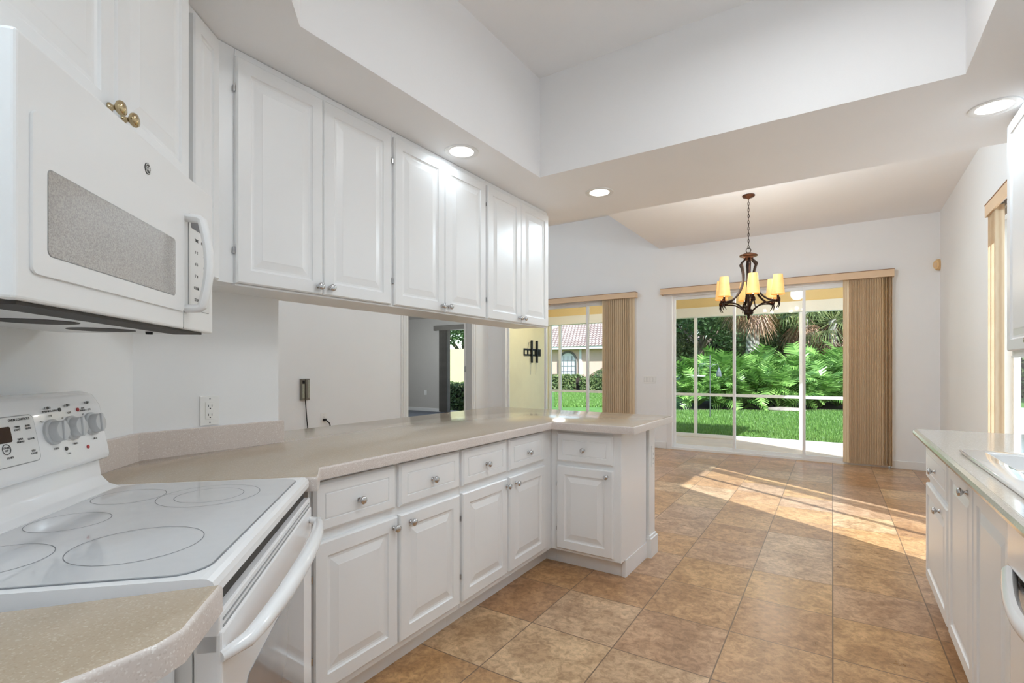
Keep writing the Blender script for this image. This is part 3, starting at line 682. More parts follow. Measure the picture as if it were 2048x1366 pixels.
# front: vent trim, door, window, handle, drawer
MB().box(.01, RW-.01, .012, .034, .845, .884).build('vent_gap', 'dark', r)
vt = MB().box(.004, RW-.004, -.004, .034, .80, .862, .004).build('vent_trim', 'appl', r)
for z in (.835, .846): MB().box(.02, RW-.02, -.0052, -.003, z, z+.0035).build('vent_slot', 'grey', vt)
dr = MB().box(.004, RW-.004, -.008, .034, .20, .835, .006, 3).build('oven_door', 'appl', r)
MB().prism([(-.25, 0), (.25, 0), (.25, .4), (-.25, .4)], 0, .003)
b = MB(); xs = rrect(.125, RW-.125, .33, .69, .02)
A = [b.b.verts.new((x, -.0095, z)) for x, z in xs]; B_ = [b.b.verts.new((x, -.006, z)) for x, z in xs]; n_ = len(xs)
fs = [b.b.faces.new(A)]+[b.b.faces.new((A[k], A[(k+1) % n_], B_[(k+1) % n_], B_[k])) for k in range(n_)]; bmesh.ops.recalc_face_normals(b.b, faces=fs)
b.build('oven_window', 'ovenglass', dr)
pts = [(.006, -.006, .795)]+[(.006+.724*k/20, -.018-.045*math.sin(PI*k/20)**.5, .80+.012*math.sin(PI*k/20)) for k in range(1, 20)]+[(.73, -.006, .80)]
MB().tube(pts, [.009+.009*math.sin(PI*k/20)**.4 for k in range(21)], 12).build('handle', 'appl', dr, smooth=True)
MB().box(.004, RW-.004, -.006, .034, .05, .195, .006, 3).build('storage_drawer', 'appl', r)

# ------------------------------------------------------------------ microwave
p = dg(W0+.001, -.80)
m_ = thing('microwave_oven', 'white over the range microwave mounted above the stove', 'microwave', (p[0], p[1], 0), DG)
MWW = .755
MB().box(0, MWW, .022, .395, 1.368, 1.752, .004).build('body', 'mw', m_)
MB().box(0, MWW, -.003, .0215, 1.352, 1.752, .006, 3).build('front_panel', 'mw', m_)
b = MB(); xs = rrect(.028, .553, 1.396, 1.645, .012)
A = [b.b.verts.new((x, -.0075, z)) for x, z in xs]; A2 = [b.b.verts.new((.2905+(x-.2905)*1.003, -.005, 1.5205+(z-1.5205)*1.006)) for x, z in xs]; B_ = [b.b.verts.new((x, -.002, z)) for x, z in xs]; n_ = len(xs)
fs = [b.b.faces.new(A)]+[b.b.faces.new((P_[k], P_[(k+1) % n_], Q_[(k+1) % n_], Q_[k])) for P_, Q_ in ((A, A2), (A2, B_)) for k in range(n_)]; bmesh.ops.recalc_face_normals(b.b, faces=fs)
md = b.build('door', 'mw', m_)
def inlay(x0, x1, z0, z1, rad, y0, y1, name, mt, par):
    b = MB(); xs = rrect(x0, x1, z0, z1, rad); A = [b.b.verts.new((x, y0, z)) for x, z in xs]; B_ = [b.b.verts.new((x, y1, z)) for x, z in xs]; n = len(xs)
    fs = [b.b.faces.new(A)]+[b.b.faces.new((A[k], A[(k+1) % n], B_[(k+1) % n], B_[k])) for k in range(n)]; bmesh.ops.recalc_face_normals(b.b, faces=fs)
    return b.build(name, mt, par)
inlay(.0595, .5035, 1.428, 1.567, .01, -.0077, -.006, 'window_border', 'grey', md)
inlay(.061, .502, 1.4295, 1.5655, .009, -.0082, -.006, 'window', 'mwglass', md)
pts = [(.572, -.004, 1.405), (.572, -.035, 1.407)]+[(.572, -.042-.016*math.sin(PI*k/12), 1.412+.22*k/12) for k in range(13)]+[(.572, -.035, 1.637), (.572, -.004, 1.64)]
MB().tube(pts, .0135, 12, flat=(1.15, .8)).build('handle', 'mw', m_, smooth=True)
MB().box(.558, .5595, -.0042, -.002, 1.353, 1.645).build('door_seam', 'grey', m_)
inlay(.586, .7265, 1.407, 1.657, .008, -.0040, -.002, 'control_border', 'grey', m_)
cpn = inlay(.5875, .725, 1.4085, 1.6555, .007, -.0046, -.002, 'control_panel', 'appl2', m_)
for i, row in enumerate((('TIME', 'POWER'), ('1  2', '3'), ('4  5', '6'), ('7  8', '9'), ('CLEAR', '0'), ('STOP', 'START'))):
    for j, t_ in enumerate(row): text(t_, .011, cpn, (.635+.05*j, -.005, 1.595-.032*i), (PI/2, 0, 0), 'print')
inlay(.60, .71, 1.622, 1.647, .004, -.0052, -.004, 'display', 'disp', cpn)
lg = MB().lathe([(0, -.0045), (.0125, -.0045), (.0125, -.002), (0, -.002)], (.379, 0, 1.690), 'Y', 24).build('badge', 'print', m_)
MB().tube([(.379+.0105*math.cos(2*PI*k/24), -.0047, 1.690+.0105*math.sin(2*PI*k/24)) for k in range(24)], .0008, 6, True).build('badge_ring', 'plate', lg)
text('GE', .013, lg, (.379, -.0049, 1.690), (PI/2, 0, R(0)), 'plate')
u = MB().box(.02, MWW-.02, .03, .375, 1.350, 1.369, .003).build('underside_plate', 'appl2', m_)
MB().box(.015, MWW-.06, .005, .075, 1.346, 1.353).build('vent_strip', 'dark', u)
for x in (.12, .37, .60):
    MB().lathe([(.07, 1.349), (.07, 1.352)], (x, .2, 0), n=24).build('vent_grille', 'dark', u)
for x, y in ((.08, .34), (.35, .34), (.66, .12)): MB().lathe([(.008, 1.343), (.009, 1.352)], (x, y, 0), n=10).build('screw_boss', 'black', u)

# ------------------------------------------------------------------ recessed ceiling lights
def can(x, y, z, label, power=CAN_W):
    c = thing('recessed_light', label, 'ceiling light', (x, y, z), 0, 'recessed lights in the ceiling')
    b = MB().lathe([(.066, -.002), (.083, -.007), (.092, -.005), (.094, 0), (.066, 0)], n=36); b.build('trim_ring', 'trim', c, smooth=True)
    MB().lathe([(0, -.0035), (.05, -.0035), (.0665, -.002), (.0665, -.0005), (0, -.0005)], n=32).build('lens', 'lens', c, smooth=True)
    l = bpy.data.lights.new('can_lamp', 'AREA'); l.shape = 'DISK'; l.size = .13; l.energy = power; l.color = COOL_C
    o = bpy.data.objects.new('can_lamp', l); COL.objects.link(o); o.parent = c; o.location = (0, 0, -.008)
    return c
can(-1.745, 2.145, ZS, 'recessed light in the soffit close to the middle upper cabinet', CAN_W*.14)
can(-1.372, 3.152, ZS, 'recessed light in the soffit past the end of the upper cabinets', CAN_W*.14)
can(.572, 3.11, ZS, 'recessed light in the soffit beside the right upper cabinet', CAN_W*.6)
can(-.78, -.22, ZS, 'recessed fill light added in the soffit above the small counter corner', CAN_W*.9)  # added unseen can, lights the near counter but not the microwave front
can(.15, -.05, ZS, 'recessed fill light added in the soffit above the wall end of the kitchen', CAN_W)  # added unseen can to brighten the camera end of the kitchen
can(.70, 1.2, ZS, 'recessed fill light added in the soffit above the dishwasher')  # added unseen can for extra light on the sink side
# fill drum added in the tray, out of view, to brighten the kitchen
c = thing('added_ceiling_light', 'large round fill light added in the raised tray above the kitchen', 'ceiling light', (-.1, 1.7, TZ))
MB().lathe([(.30, 0), (.31, -.02), (.31, -.10), (.29, -.10), (.29, 0)], n=40).build('drum', 'trim', c, smooth=True)
MB().lathe([(0, -.105), (.2, -.11), (.29, -.095), (.29, -.09), (0, -.09)], n=40).build('diffuser', 'lens', c, smooth=True)
l = bpy.data.lights.new('drum_fill_lamp', 'AREA'); l.shape = 'DISK'; l.size = .56; l.energy = TRAY_FILL_W; l.color = LAMP_C
o = bpy.data.objects.new('drum_fill_lamp', l); COL.objects.link(o); o.parent = c; o.location = (0, 0, -.125)
for x, y in ((-4.2, 2.2), (-4.2, 5.6)):  # two unseen lamps added to fill the living room with light
    c = thing('added_ceiling_light', 'round flush fill light added in the living room at the '+('near' if y < 4 else 'far')+' end', 'ceiling light', (x, y, 3.82))
    MB().lathe([(.20, 0), (.21, -.03), (.19, -.06), (0, -.10)], n=32).build('diffuser', 'lens', c, smooth=True)
    l = bpy.data.lights.new('living_fill_lamp', 'POINT'); l.shadow_soft_size = .15; l.energy = LIVING_FILL_W; l.color = COOL_C
    o = bpy.data.objects.new('living_fill_lamp', l); COL.objects.link(o); o.parent = c; o.location = (0, 0, -.28)

c = thing('added_ceiling_light', 'globe fill light added in the dining area hidden behind the soffit edge', 'ceiling light', (-.75, 4.75, 3.153))  # added out of view to brighten the dining walls and ceiling
MB().lathe([(.07, 0), (.07, -.02), (.02, -.03), (.02, -.07), (.05, -.08), (.11, -.14), (.125, -.20), (.09, -.27), (0, -.30)], n=28).build('globe', 'lens', c, smooth=True)
l = bpy.data.lights.new('globe_lamp', 'POINT'); l.shadow_soft_size = .12; l.energy = PEND_FILL_W; l.color = COOL_C
o = bpy.data.objects.new('globe_lamp', l); COL.objects.link(o); o.parent = c; o.location = (0, 0, -.44)

# ------------------------------------------------------------------ chandelier
CX, CY, CZ = -.867, 6.02, 3.153
ch = thing('chandelier', 'dark bronze chandelier with six amber glass shades over the dining area', 'chandelier', (CX, CY, 0))
MB().lathe([(.062, CZ), (.066, CZ-.008), (.055, CZ-.022), (.016, CZ-.034), (.008, CZ-.044), (0, CZ-.044)], n=28).build('ceiling_canopy', 'copper', ch, smooth=True)
b = MB(); z = CZ-.04; k = 0
while z > 2.59:
    pts = []
    for j in range(14):
        a_ = 2*PI*j/14; dx = .0085*math.cos(a_); dz = .021*math.sin(a_)
        pts.append((dx, 0, z-.019+dz) if k % 2 else (0, dx, z-.019+dz))
    b.tube(pts, .0024, 6, True); z -= .034; k += 1
b.tube([(.004*math.cos(t_*.9), .004*math.sin(t_*.9), CZ-.04-(CZ-.04-2.57)*t_/40) for t_ in range(41)], .0018, 5)
b.build('chain', 'bronze', ch)
b = MB().tube([(.024*math.cos(2*PI*j/18), 0, 2.548+.026*math.sin(2*PI*j/18)) for j in range(18)], .004, 8, True); b.build('hanging_loop', 'bronze', ch, smooth=True)
MB().lathe([(0, 2.527), (.02, 2.525), (.085, 2.50), (.092, 2.494), (.09, 2.484), (.06, 2.478), (.045, 2.46), (.03, 2.44), (0, 2.44)], n=28).build('top_disc', 'copper', ch, smooth=True)
MB().lathe([(.012, 2.46), (.015, 2.30), (.018, 2.15), (.014, 2.02), (.013, 1.92), (.03, 1.905), (.046, 1.895), (.05, 1.86), (.04, 1.845), (.018, 1.84), (.010, 1.825), (.016, 1.81), (.010, 1.795), (0, 1.785)][::-1], n=20).build('centre_column', 'bronze', ch, smooth=True)
def arm_pts(cp_, n=24):
    out = []
    for i in range(len(cp_)-1):
        p0, p1, p2, p3 = (cp_[max(0, i-1)], cp_[i], cp_[i+1], cp_[min(len(cp_)-1, i+2)])
        for k in range(n//4):
            t_ = k/(n//4); f = lambda a_, b_, c_, d_: .5*((2*b_)+(-a_+c_)*t_+(2*a_-5*b_+4*c_-d_)*t_*t_+(-a_+3*b_-3*c_+d_)*t_**3)
            out.append((f(p0[0], p1[0], p2[0], p3[0]), f(p0[1], p1[1], p2[1], p3[1])))
    return out+[cp_[-1]]
def radial(m3, pts): return [(m3[0]*r_, m3[1]*r_, z_) for r_, z_ in pts]
yaw = math.atan2(-CX, CY)
for k in range(6):
    phi = R(8+60*k)                                 # measured from the side that faces the kitchen
    fx, fy = math.sin(yaw), -math.cos(yaw); rx, ry = math.cos(yaw), math.sin(yaw)
    dx, dy = fx*math.cos(phi)+rx*math.sin(phi), fy*math.cos(phi)+ry*math.sin(phi)
    up = arm_pts([(.028, 2.475), (.05, 2.44), (.088, 2.40), (.076, 2.36), (.06, 2.27), (.075, 2.16), (.13, 2.06), (.21, 1.995), (.30, 1.972)])
    b = MB().tube(radial((dx, dy), up), .0115, 8, flat=(1.2, .85))
    lo = arm_pts([(.045, 1.885), (.09, 1.925), (.15, 1.957), (.22, 1.968), (.29, 1.967)])
    b.tube(radial((dx, dy), lo), .0095, 8, flat=(1.2, .85))
    ar = b.build('arm', 'bronze', ch, smooth=True)
    tx, ty = -dy, dx; ox, oy = dx*.302, dy*.302
    b = MB().lathe([(0, 1.955), (.02, 1.958), (.026, 1.975), (.018, 1.985), (.011, 1.99), (.011, 2.03), (.0, 2.03)], (ox, oy, 0), n=14)
    for sg in (-1, 1):                              # twisted iron ribbon
        b.tube([(ox+tx*sg*(.004+.02*t_)+dx*.012*math.sin(4*t_), oy+ty*sg*(.004+.02*t_)+dy*.012*math.sin(4*t_), 1.975-.085*t_) for t_ in [j/8 for j in range(9)]], [.009-.006*j/8 for j in range(9)], 6)
        b.tube([(ox+tx*sg*.016*math.sin(PI*t_)+dx*.014, oy+ty*sg*.016*math.sin(PI*t_)+dy*.014, 1.965+.04*t_) for t_ in [j/8 for j in range(9)]], .0055, 6)
    b.build('candle_cup', 'bronze', ar, smooth=True)
    MB().lathe([(.066, 2.035), (.064, 2.05), (.046, 2.245), (.043, 2.245), (.061, 2.05), (.063, 2.035)], (ox, oy, 0), n=24).build('glass_shade', 'shade', ar, smooth=True)
    MB().lathe([(0, 2.03), (.012, 2.04), (.02, 2.10), (.012, 2.14), (0, 2.15)], (ox, oy, 0), n=12).build('bulb', 'bulb', ar, smooth=True)
    l = bpy.data.lights.new('candle_lamp', 'POINT'); l.energy = DINING_W; l.color = (1, .90, .76); l.shadow_soft_size = .03
    o = bpy.data.objects.new('candle_lamp', l); COL.objects.link(o); o.parent = ch; o.location = (ox, oy, 2.28)

# ------------------------------------------------------------------ small fixtures
def outlet(label, loc, rz, w=.072, h=.115, kind='outlet', par=None):
    """Plate facing local -y."""
    o = thing('wall_outlet' if kind == 'outlet' else 'light_switch', label, kind, loc, rz)
    MB().box(-w/2, w/2, -.006, 0, -h/2, h/2, .0025).build('cover_plate', 'plate', o)
    if kind == 'outlet':
        ins = MB().box(-.017, .017, -.0085, -.004, -.034, .034, .001).build('receptacle', 'plate', o)
        for z in (.018, -.018):
            MB().box(-.0075, -.0055, -.0089, -.007, z-.003, z+.006).box(.0055, .0075, -.0089, -.007, z-.003, z+.006).box(-.0025, .0025, -.0089, -.007, z-.011, z-.007).build('slots', 'black', ins)
        for z in (.048, -.048): MB().lathe([(0, -.0072), (.0028, -.0072), (.0028, -.005)], (0, 0, z), 'Y', 10).build('screw', 'grey', o)
    else:
        for k in range(4):
            x = -w/2+w*(k+.5)/4; q_ = MB().box(x-.018, x+.018, -.0075, -.004, -.036, .036, .001).build('rocker', 'plate', o)
            MB().box(x-.0195, x-.018, -.0078, -.004, -.037, .037).box(x+.018, x+.0195, -.0078, -.004, -.037, .037).box(x-.019, x+.019, -.0078, -.004, .036, .037).box(x-.019, x+.019, -.0078, -.004, -.037, -.036).build('gap', 'grey', q_)
    return o
outlet('white double outlet on the wall above the counter backsplash', (XA, 1.022, 1.082), PI/2, .074, .118)
outlet('white four gang switch plate between the two sliding doors', (-2.582, YB, 1.08), 0, .205, .118, 'light switch')
outlet('white outlet on the end of the peninsula low wall', (-1.075, 3.345, .665), PI/2, .04, .14)
o = outlet('white outlet with black plug low on the living room wall', (XL+.05, 4.17, .60), PI/2, .09, .14)
b = MB().box(-.02, .02, -.04, -.008, -.035, -.003, .005).tube([(0, -.035, -.02), (.02, -.05, -.035), (.06, -.045, -.07), (.075, -.04, -.11)], .008, 8); b.build('plug', 'black', o)
outlet('small outlet on the dark den wall', (-10.0-.36, 11.05, .55), 0, .09, .14)
# wall phone
ph = thing('wall_phone', 'taupe wall phone with hanging cord on the living room wall', 'phone', (XL+.05, 3.88, .99), PI/2)
MB().prism([(-.06, -.0), (.06, 0), (.055, -.04), (-.055, -.04)], -.135, .135).build('base', 'phone', ph)
MB().box(-.013, .02, -.065, -.04, -.13, .13, .01, 3).build('handset', 'phone', ph, smooth=True)
MB().box(-.05, -.018, -.047, -.038, -.11, .07, .003).build('keypad', 'phonekey', ph)
MB().box(.026, .05, -.047, -.038, -.11, .12, .003).build('label_strip', 'phonekey', ph)
MB().box(-.046, -.022, -.05, -.038, .075, .115, .003).build('button_panel', 'black', ph)
MB().tube([(0, -.03, -.13), (.01, -.03, -.25), (.03, -.02, -.40), (.045, -.02, -.55), (.045, -.015, -.68)], .006, 6).build('cord', 'black', ph)
# motion sensor in the back right corner
sn = thing('motion_sensor', 'cream motion sensor in the upper back right corner', 'sensor', (XR-.012, YB-.02, 2.51), R(45-90+0))
MB().lathe([(.045, 0), (.045, .02), (.035, .045), (0, .055)], axis='Z', n=24, m=Matrix.Rotation(PI/2, 4, 'X')@Matrix.Scale(1.5, 4, (0, 1, 0))).build('housing', 'cream', sn, smooth=True)
MB().box(-.016, .016, -.0565, -.03, -.03, .02, .004).build('sensor_window', 'valance', sn)
# TV mount
tv = thing('tv_wall_mount', 'black television wall bracket on the yellow lanai wall', 'wall bracket', (-5.5, 9.11, 1.6), PI/2)
b = MB().box(-.34, .34, -.02, 0, .04, .075).box(-.34, .34, -.02, 0, -.075, -.04)
for x in (-.34, -.2, -.06, .1, .24, .31): b.box(x, x+.03, -.018, 0, -.05, .05)
b.build('wall_plate', 'black', tv)
for x in (-.06, .15):
    a_ = MB().box(x-.022, x+.022, -.05, -.02, -.22, .25, .004).build('arm', 'black', tv)
    MB().tube([(x-.03, -.03, -.2), (x-.035, -.03, -.35), (x-.05, -.03, -.47)], .004, 6).build('pull_cord', 'grey', a_)
MB().tube([(-.2, -.02, .07), (-.18, -.03, .2), (-.05, -.03, .22)], .004, 6).build('cable', 'black', tv)
# fill lights added under the lanai ceiling, hidden above the door heads
for x_, q_ in ((-4.4, 'in front of the television bracket'), (-.9, 'outside the dining sliding door')):
    c = thing('added_ceiling_light', 'flat round fill light added under the lanai ceiling '+q_, 'ceiling light', (x_, 8.42, 2.62))
    MB().lathe([(.13, 0), (.13, -.03), (.10, -.05), (0, -.06)], n=24).build('diffuser', 'lens', c, smooth=True)
    l = bpy.data.lights.new('lanai_fill_lamp', 'POINT'); l.shadow_soft_size = .1; l.energy = LANAI_FILL_W; l.color = (1, .96, .9)
    o = bpy.data.objects.new('lanai_fill_lamp', l); COL.objects.link(o); o.parent = c; o.location = (0, 0, -.22)
# den ceiling fan light
fl = thing('fan_light', 'frosted globe light hanging from the den ceiling', 'ceiling light', (-9.0, 8.7, 2.75))
MB().lathe([(.07, 0), (.07, -.03), (.012, -.05), (.012, -.25), (.09, -.26), (.09, -.33), (.03, -.35), (0, -.35)], n=20).build('stem', 'bronze', fl)
l = bpy.data.lights.new('globe_lamp', 'POINT'); l.shadow_soft_size = .1; l.energy = 90; l.color = LAMP_C
o = bpy.data.objects.new('globe_lamp', l); COL.objects.link(o); o.parent = fl; o.location = (0, 0, -.6)
for a_ in (0, 120, 240):
    m = Matrix.Translation((.13*math.cos(R(a_)), .13*math.sin(R(a_)), -.42))@Matrix.Rotation(R(a_), 4, 'Z')@Matrix.Rotation(R(-30), 4, 'Y')
    MB().lathe([(.02, .08), (.03, .06), (.065, 0), (.08, -.05), (.05, -.07), (0, -.075)], n=18, m=m).build('globe', 'frost', fl, smooth=True)

# ------------------------------------------------------------------ outdoors
random.seed(11)
struct('ground_lawn', MB().face([(-70, -40, -.12), (60, -40, -.12), (60, 90, -.12), (-70, 90, -.12)]), 'lawn', 'green lawn behind the house', 'lawn')
struct('patio', MB().box(1.14, 12, -6, 24, -.16, -.08), 'concrete', 'pale concrete patio outside the right wall door', 'patio')
struct('wall_neighbour', MB().box(9, 9.3, -10, 40, -.1, 2.6), 'creamwall', 'pale garden wall beyond the right patio', 'wall')
def cards(n, fn, size, aspect=.5):
    """Random folded leaf cards; fn() -> point, normal."""
    V, F = [], []
    for _ in range(n):
        p, nv = fn(); nv = (nv+Vector((random.gauss(0, .5), random.gauss(0, .5), random.gauss(0, .5)))).normalized()
        t = nv.cross(Vector((random.gauss(0, 1), random.gauss(0, 1), random.gauss(0, 1)))).normalized(); b = nv.cross(t)
        L = size*random.uniform(.6, 1.3); w_ = L*aspect; i = len(V)
        V += [p-t*L*.5, p+b*w_*.5+nv*L*.08, p+t*L*.5, p-b*w_*.5+nv*L*.08]; F += [(i, i+1, i+2), (i, i+2, i+3)]
    me = bpy.data.meshes.new('foliage'); me.from_pydata([tuple(v) for v in V], [], F); return me
def blob(rx, ry, rz, c, lumps=9):
    L = []
    for _ in range(lumps):
        d = Vector((random.gauss(0, 1), random.gauss(0, 1), random.gauss(0, 1))).normalized()*random.uniform(.35, .75)
        L.append((Vector((d.x*rx, d.y*ry, d.z*rz)), random.uniform(.35, .6)))
    def fn():
        q, s_ = random.choice(L); d = Vector((random.gauss(0, 1), random.gauss(0, 1), random.gauss(0, 1))).normalized()
        rr = random.uniform(.6, 1)
        return Vector(c)+q+Vector((d.x*rx*s_*rr, d.y*ry*s_*rr, d.z*rz*s_*rr)), d
    return fn
def trunk(r0, r1, h, c=(0, 0, 0), lean=.1, branches=5):
    b = MB(); P = [(c[0]+lean*math.sin(k*.9)*k/6, c[1]+lean*math.cos(k*.7)*k/6, c[2]+h*k/6) for k in range(7)]
    b.tube(P, [r0+(r1-r0)*k/6 for k in range(7)], 10)
    for k in range(branches):
        a_ = 2*PI*k/branches+.3; q = P[4]
        b.tube([q, (q[0]+.5*math.cos(a_), q[1]+.5*math.sin(a_), q[2]+h*.2), (q[0]+1.3*math.cos(a_), q[1]+1.3*math.sin(a_), q[2]+h*.45)], [r1*.8, r1*.5, r1*.2], 7)
    return b
at = lambda u, d: (-.5505*d+.8348*(u-1024)/1005*d, .8348*d+.5505*(u-1024)/1005*d)
# oaks and background trees
def tree(label, x, y, h, rx, rz_, mt, n, size, group=None):
    t = thing('tree', label, 'tree', (x, y, -.12), random.uniform(0, 6), group)
    link('foliage', cards(n, blob(rx, rx, rz_, (0, 0, h)), size), mt, t)
    trunk(.22, .12, h*.8).build('trunk', 'bark', t, smooth=True); return t
T1 = tree('dark green oak at the left of the back garden behind the bird feeder', *at(1400, 25), 4.2, 3.0, 2.8, 'oak', 7000, .22)
def more(label, u, d, s_, rz):
    c = copy_tree(T1); x, y = at(u, d); c.location = (x, y, -.12); c.rotation_euler = (0, 0, rz); c.scale = (s_, s_, s_); c['label'] = label; return c
more('dark oak behind the shaggy palm trunk in the back garden', 1490, 29, 1.15, 1.0)
more('dark oak at the far right of the back garden behind the hedge plants', 1700, 27, 1.1, 2.2)
more('dark oak seen between the two garden palms', 1585, 33, 1.3, 4.0)
T2 = tree('olive green loose tree behind the tall hedge plants', *at(1560, 24), 2.8, 2.2, 1.7, 'olive', 4500, .2)
c = copy_tree(T2); c.location = at(1660, 23)+(-.12,); c.rotation_euler = (0, 0, 2); c['label'] = 'olive green loose tree near the right end of the garden bed'
c = copy_tree(T2); c.location = at(1340, 27)+(-.12,); c.rotation_euler = (0, 0, 4); c['label'] = 'olive green shrub tree at the left jamb of the dining sliding door'
# garden bed
P4 = [at(1358, 15.6), at(1720, 15.6), at(1720, 21), at(1362, 21)]
struct('garden_bed', MB().prism(P4, -.13, -.085), 'mulch', 'dark mulch bed under the lobed leaf plants', 'garden bed')
def leaf(b, base, dirv, up, L, wid):
    side = dirv.cross(up).normalized(); n = 8; pts = []
    for k in range(n+1):
        t = k/n; pts.append(base+dirv*L*t+up*(.18*L*math.sin(PI*t*.6)-.45*L*t*t))
    for k in range(n):
        for sg in (-1, 1):
            p, q = pts[k], pts[k+1]; m_2 = (p+q)/2; t = (k+.5)/n
            ln = wid*L*math.sin(PI*(.12+.80*t))**.7
            tip = m_2+side*sg*ln+dirv*ln*.55-up*ln*.30
            w2 = (q-p)*.30
            i = [b.b.verts.new(v) for v in (p, q, tip+w2*.35, tip-w2*.35)]
            b.b.faces.new(i if sg > 0 else i[::-1])
def philo(nl, seed):
    random.seed(seed); b = MB(); st = MB()
    for k in range(nl):
        a_ = 2.4*k+random.uniform(-.3, .3); el = R(random.uniform(15, 82)); r_ = random.uniform(.75, 1.15)
        d = Vector((math.cos(a_)*math.cos(el), math.sin(a_)*math.cos(el), math.sin(el)))
        e = Vector((0, 0, .25))+d*r_; st.tube([(0, 0, .1), tuple(Vector((0, 0, .3))+d*r_*.5), tuple(e)], [.018, .013, .009], 5)
        o_d = Vector((d.x, d.y, .1)).normalized()
        ld = (o_d+Vector((random.gauss(0, .35), random.gauss(0, .35), random.uniform(-.5, 1.1)))).normalized()
        sd = ld.cross(Vector((0, 0, 1))).normalized(); un = sd.cross(ld).normalized(); un = (un+sd*random.gauss(0, .45)).normalized()
        leaf(b, e, ld, un, random.uniform(.6, .95), .42)
    me1 = bpy.data.meshes.new('foliage'); b.b.to_mesh(me1); b.b.free()
    me2 = bpy.data.meshes.new('stems'); st.b.to_mesh(me2); st.b.free()
    return me1, me2
protos = [philo(46, 5), philo(52, 9)]
for a_, b_ in protos: a_.materials.append(M['philo']); b_.materials.append(M['petiole'])
random.seed(21)
ordn = ['first', 'second', 'third', 'fourth', 'fifth', 'sixth', 'seventh', 'eighth', 'ninth', 'tenth', 'eleventh', 'twelfth']
for row, d, us, sc in (('front', 16.9, range(1400, 1721, 40), .72), ('middle', 18.4, range(1395, 1730, 42), .98), ('back', 20.0, range(1470, 1730, 46), 1.12)):
    for k, u in enumerate(us):
        x, y = at(u+random.uniform(-8, 8), d+random.uniform(-.3, .3)); me1, me2 = protos[(k+len(row)) % 2]
        s_ = sc*random.uniform(.9, 1.1)*(1.0 if u > 1450 else .9)
        t = thing('philodendron', '%s lobed green philodendron from the left in the %s row of the garden bed' % (ordn[k], row), 'plant', (x, y, -.086), random.uniform(0, 6), 'philodendrons in the garden bed')
        t.scale = (s_, s_, s_); link('foliage', me1, None, t); link('stems', me2, None, t)
# palms
def palm(label, x, y, h, r_, droop, nf=34):
    t = thing('palm_tree', label, 'palm tree', (x, y, -.12), random.uniform(0, 6))
    prof = []
    for k in range(60):
        prof.append((r_*(1+.10*(k % 2))*(1.1-.2*k/60), h*k/59))
    MB().lathe(prof, n=16).build('trunk', 'palmbark', t)
    for nm, mt, el0, el1, nn in (('fronds', 'frond', -40, 60, nf), ('dead_fronds', 'deadfrond', -80, -45, 14)):
        b = MB()
        for k in range(nn):
            a_ = 2.4*k; el = R(el0+(el1-el0)*random.random()); d = Vector((math.cos(a_)*math.cos(el), math.sin(a_)*math.cos(el), math.sin(el)))
            L = random.uniform(.9, 1.3); e = Vector((0, 0, h))+d*L
            side = d.cross(Vector((0, 0, 1))).normalized(); upv = side.cross(d)
            b.tube([(0, 0, h-.1), tuple(e)], [.02, .012], 4)
            for j in range(15):
                q = R(-75+150*j/14); dd = (d*math.cos(q)+side*math.sin(q)).normalized(); ll = random.uniform(.6, .95)
                m1 = e+dd*ll*.55; m2 = e+dd*ll-Vector((0, 0, .35*ll*droop)); sv = dd.cross(upv).normalized()*.022
                i = [b.b.verts.new(v) for v in (e, m1+sv, m2, m1-sv)]; b.b.faces.new(i)
        b.build(nm, mt, t)
    return t
palm('tall palm with shaggy pale trunk rising above the garden bed', *at(1505, 20.5), 4.6, .23, 1)
palm('palm behind the garden bed near the right blind', *at(1606, 22.5), 4.1, .2, 1.4)
palm('palm with drooping fan leaves at the right end of the garden bed', *at(1665, 21.5), 3.5, .17, 1.6)
# lawn blades
random.seed(31); V, F = [], []
for _ in range(74000):
    d = 8.9+7.1*random.random()**1.15; u = random.uniform(1320, 1760); x, y = at(u, d)
    if y < 10.02: continue
    h = random.uniform(.05, .12); a_ = random.uniform(0, 6.28); w_ = .006+.0004*d; i = len(V)
    dx, dy = math.cos(a_)*w_, math.sin(a_)*w_; lx, ly = random.gauss(0, .03), random.gauss(0, .03)
    V += [(x-dx, y-dy, -.12), (x+dx, y+dy, -.12), (x+lx, y+ly, -.12+h)]; F.append((i, i+1, i+2))
for _ in range(26000):
    d = 18+11.5*random.random(); u = random.uniform(1110, 1240); x, y = at(u, d)
    h = random.uniform(.06, .14); a_ = random.uniform(0, 6.28); w_ = .016; i = len(V)
    dx, dy = math.cos(a_)*w_, math.sin(a_)*w_
    V += [(x-dx, y-dy, -.12), (x+dx, y+dy, -.12), (x+random.gauss(0, .03), y+random.gauss(0, .03), -.12+h)]; F.append((i, i+1, i+2))
me = bpy.data.meshes.new('lawn_grass'); me.from_pydata(V, [], F)
tag(link('lawn_grass', me, 'blade'), 'short green grass of the back lawn', 'grass', kind='stuff')
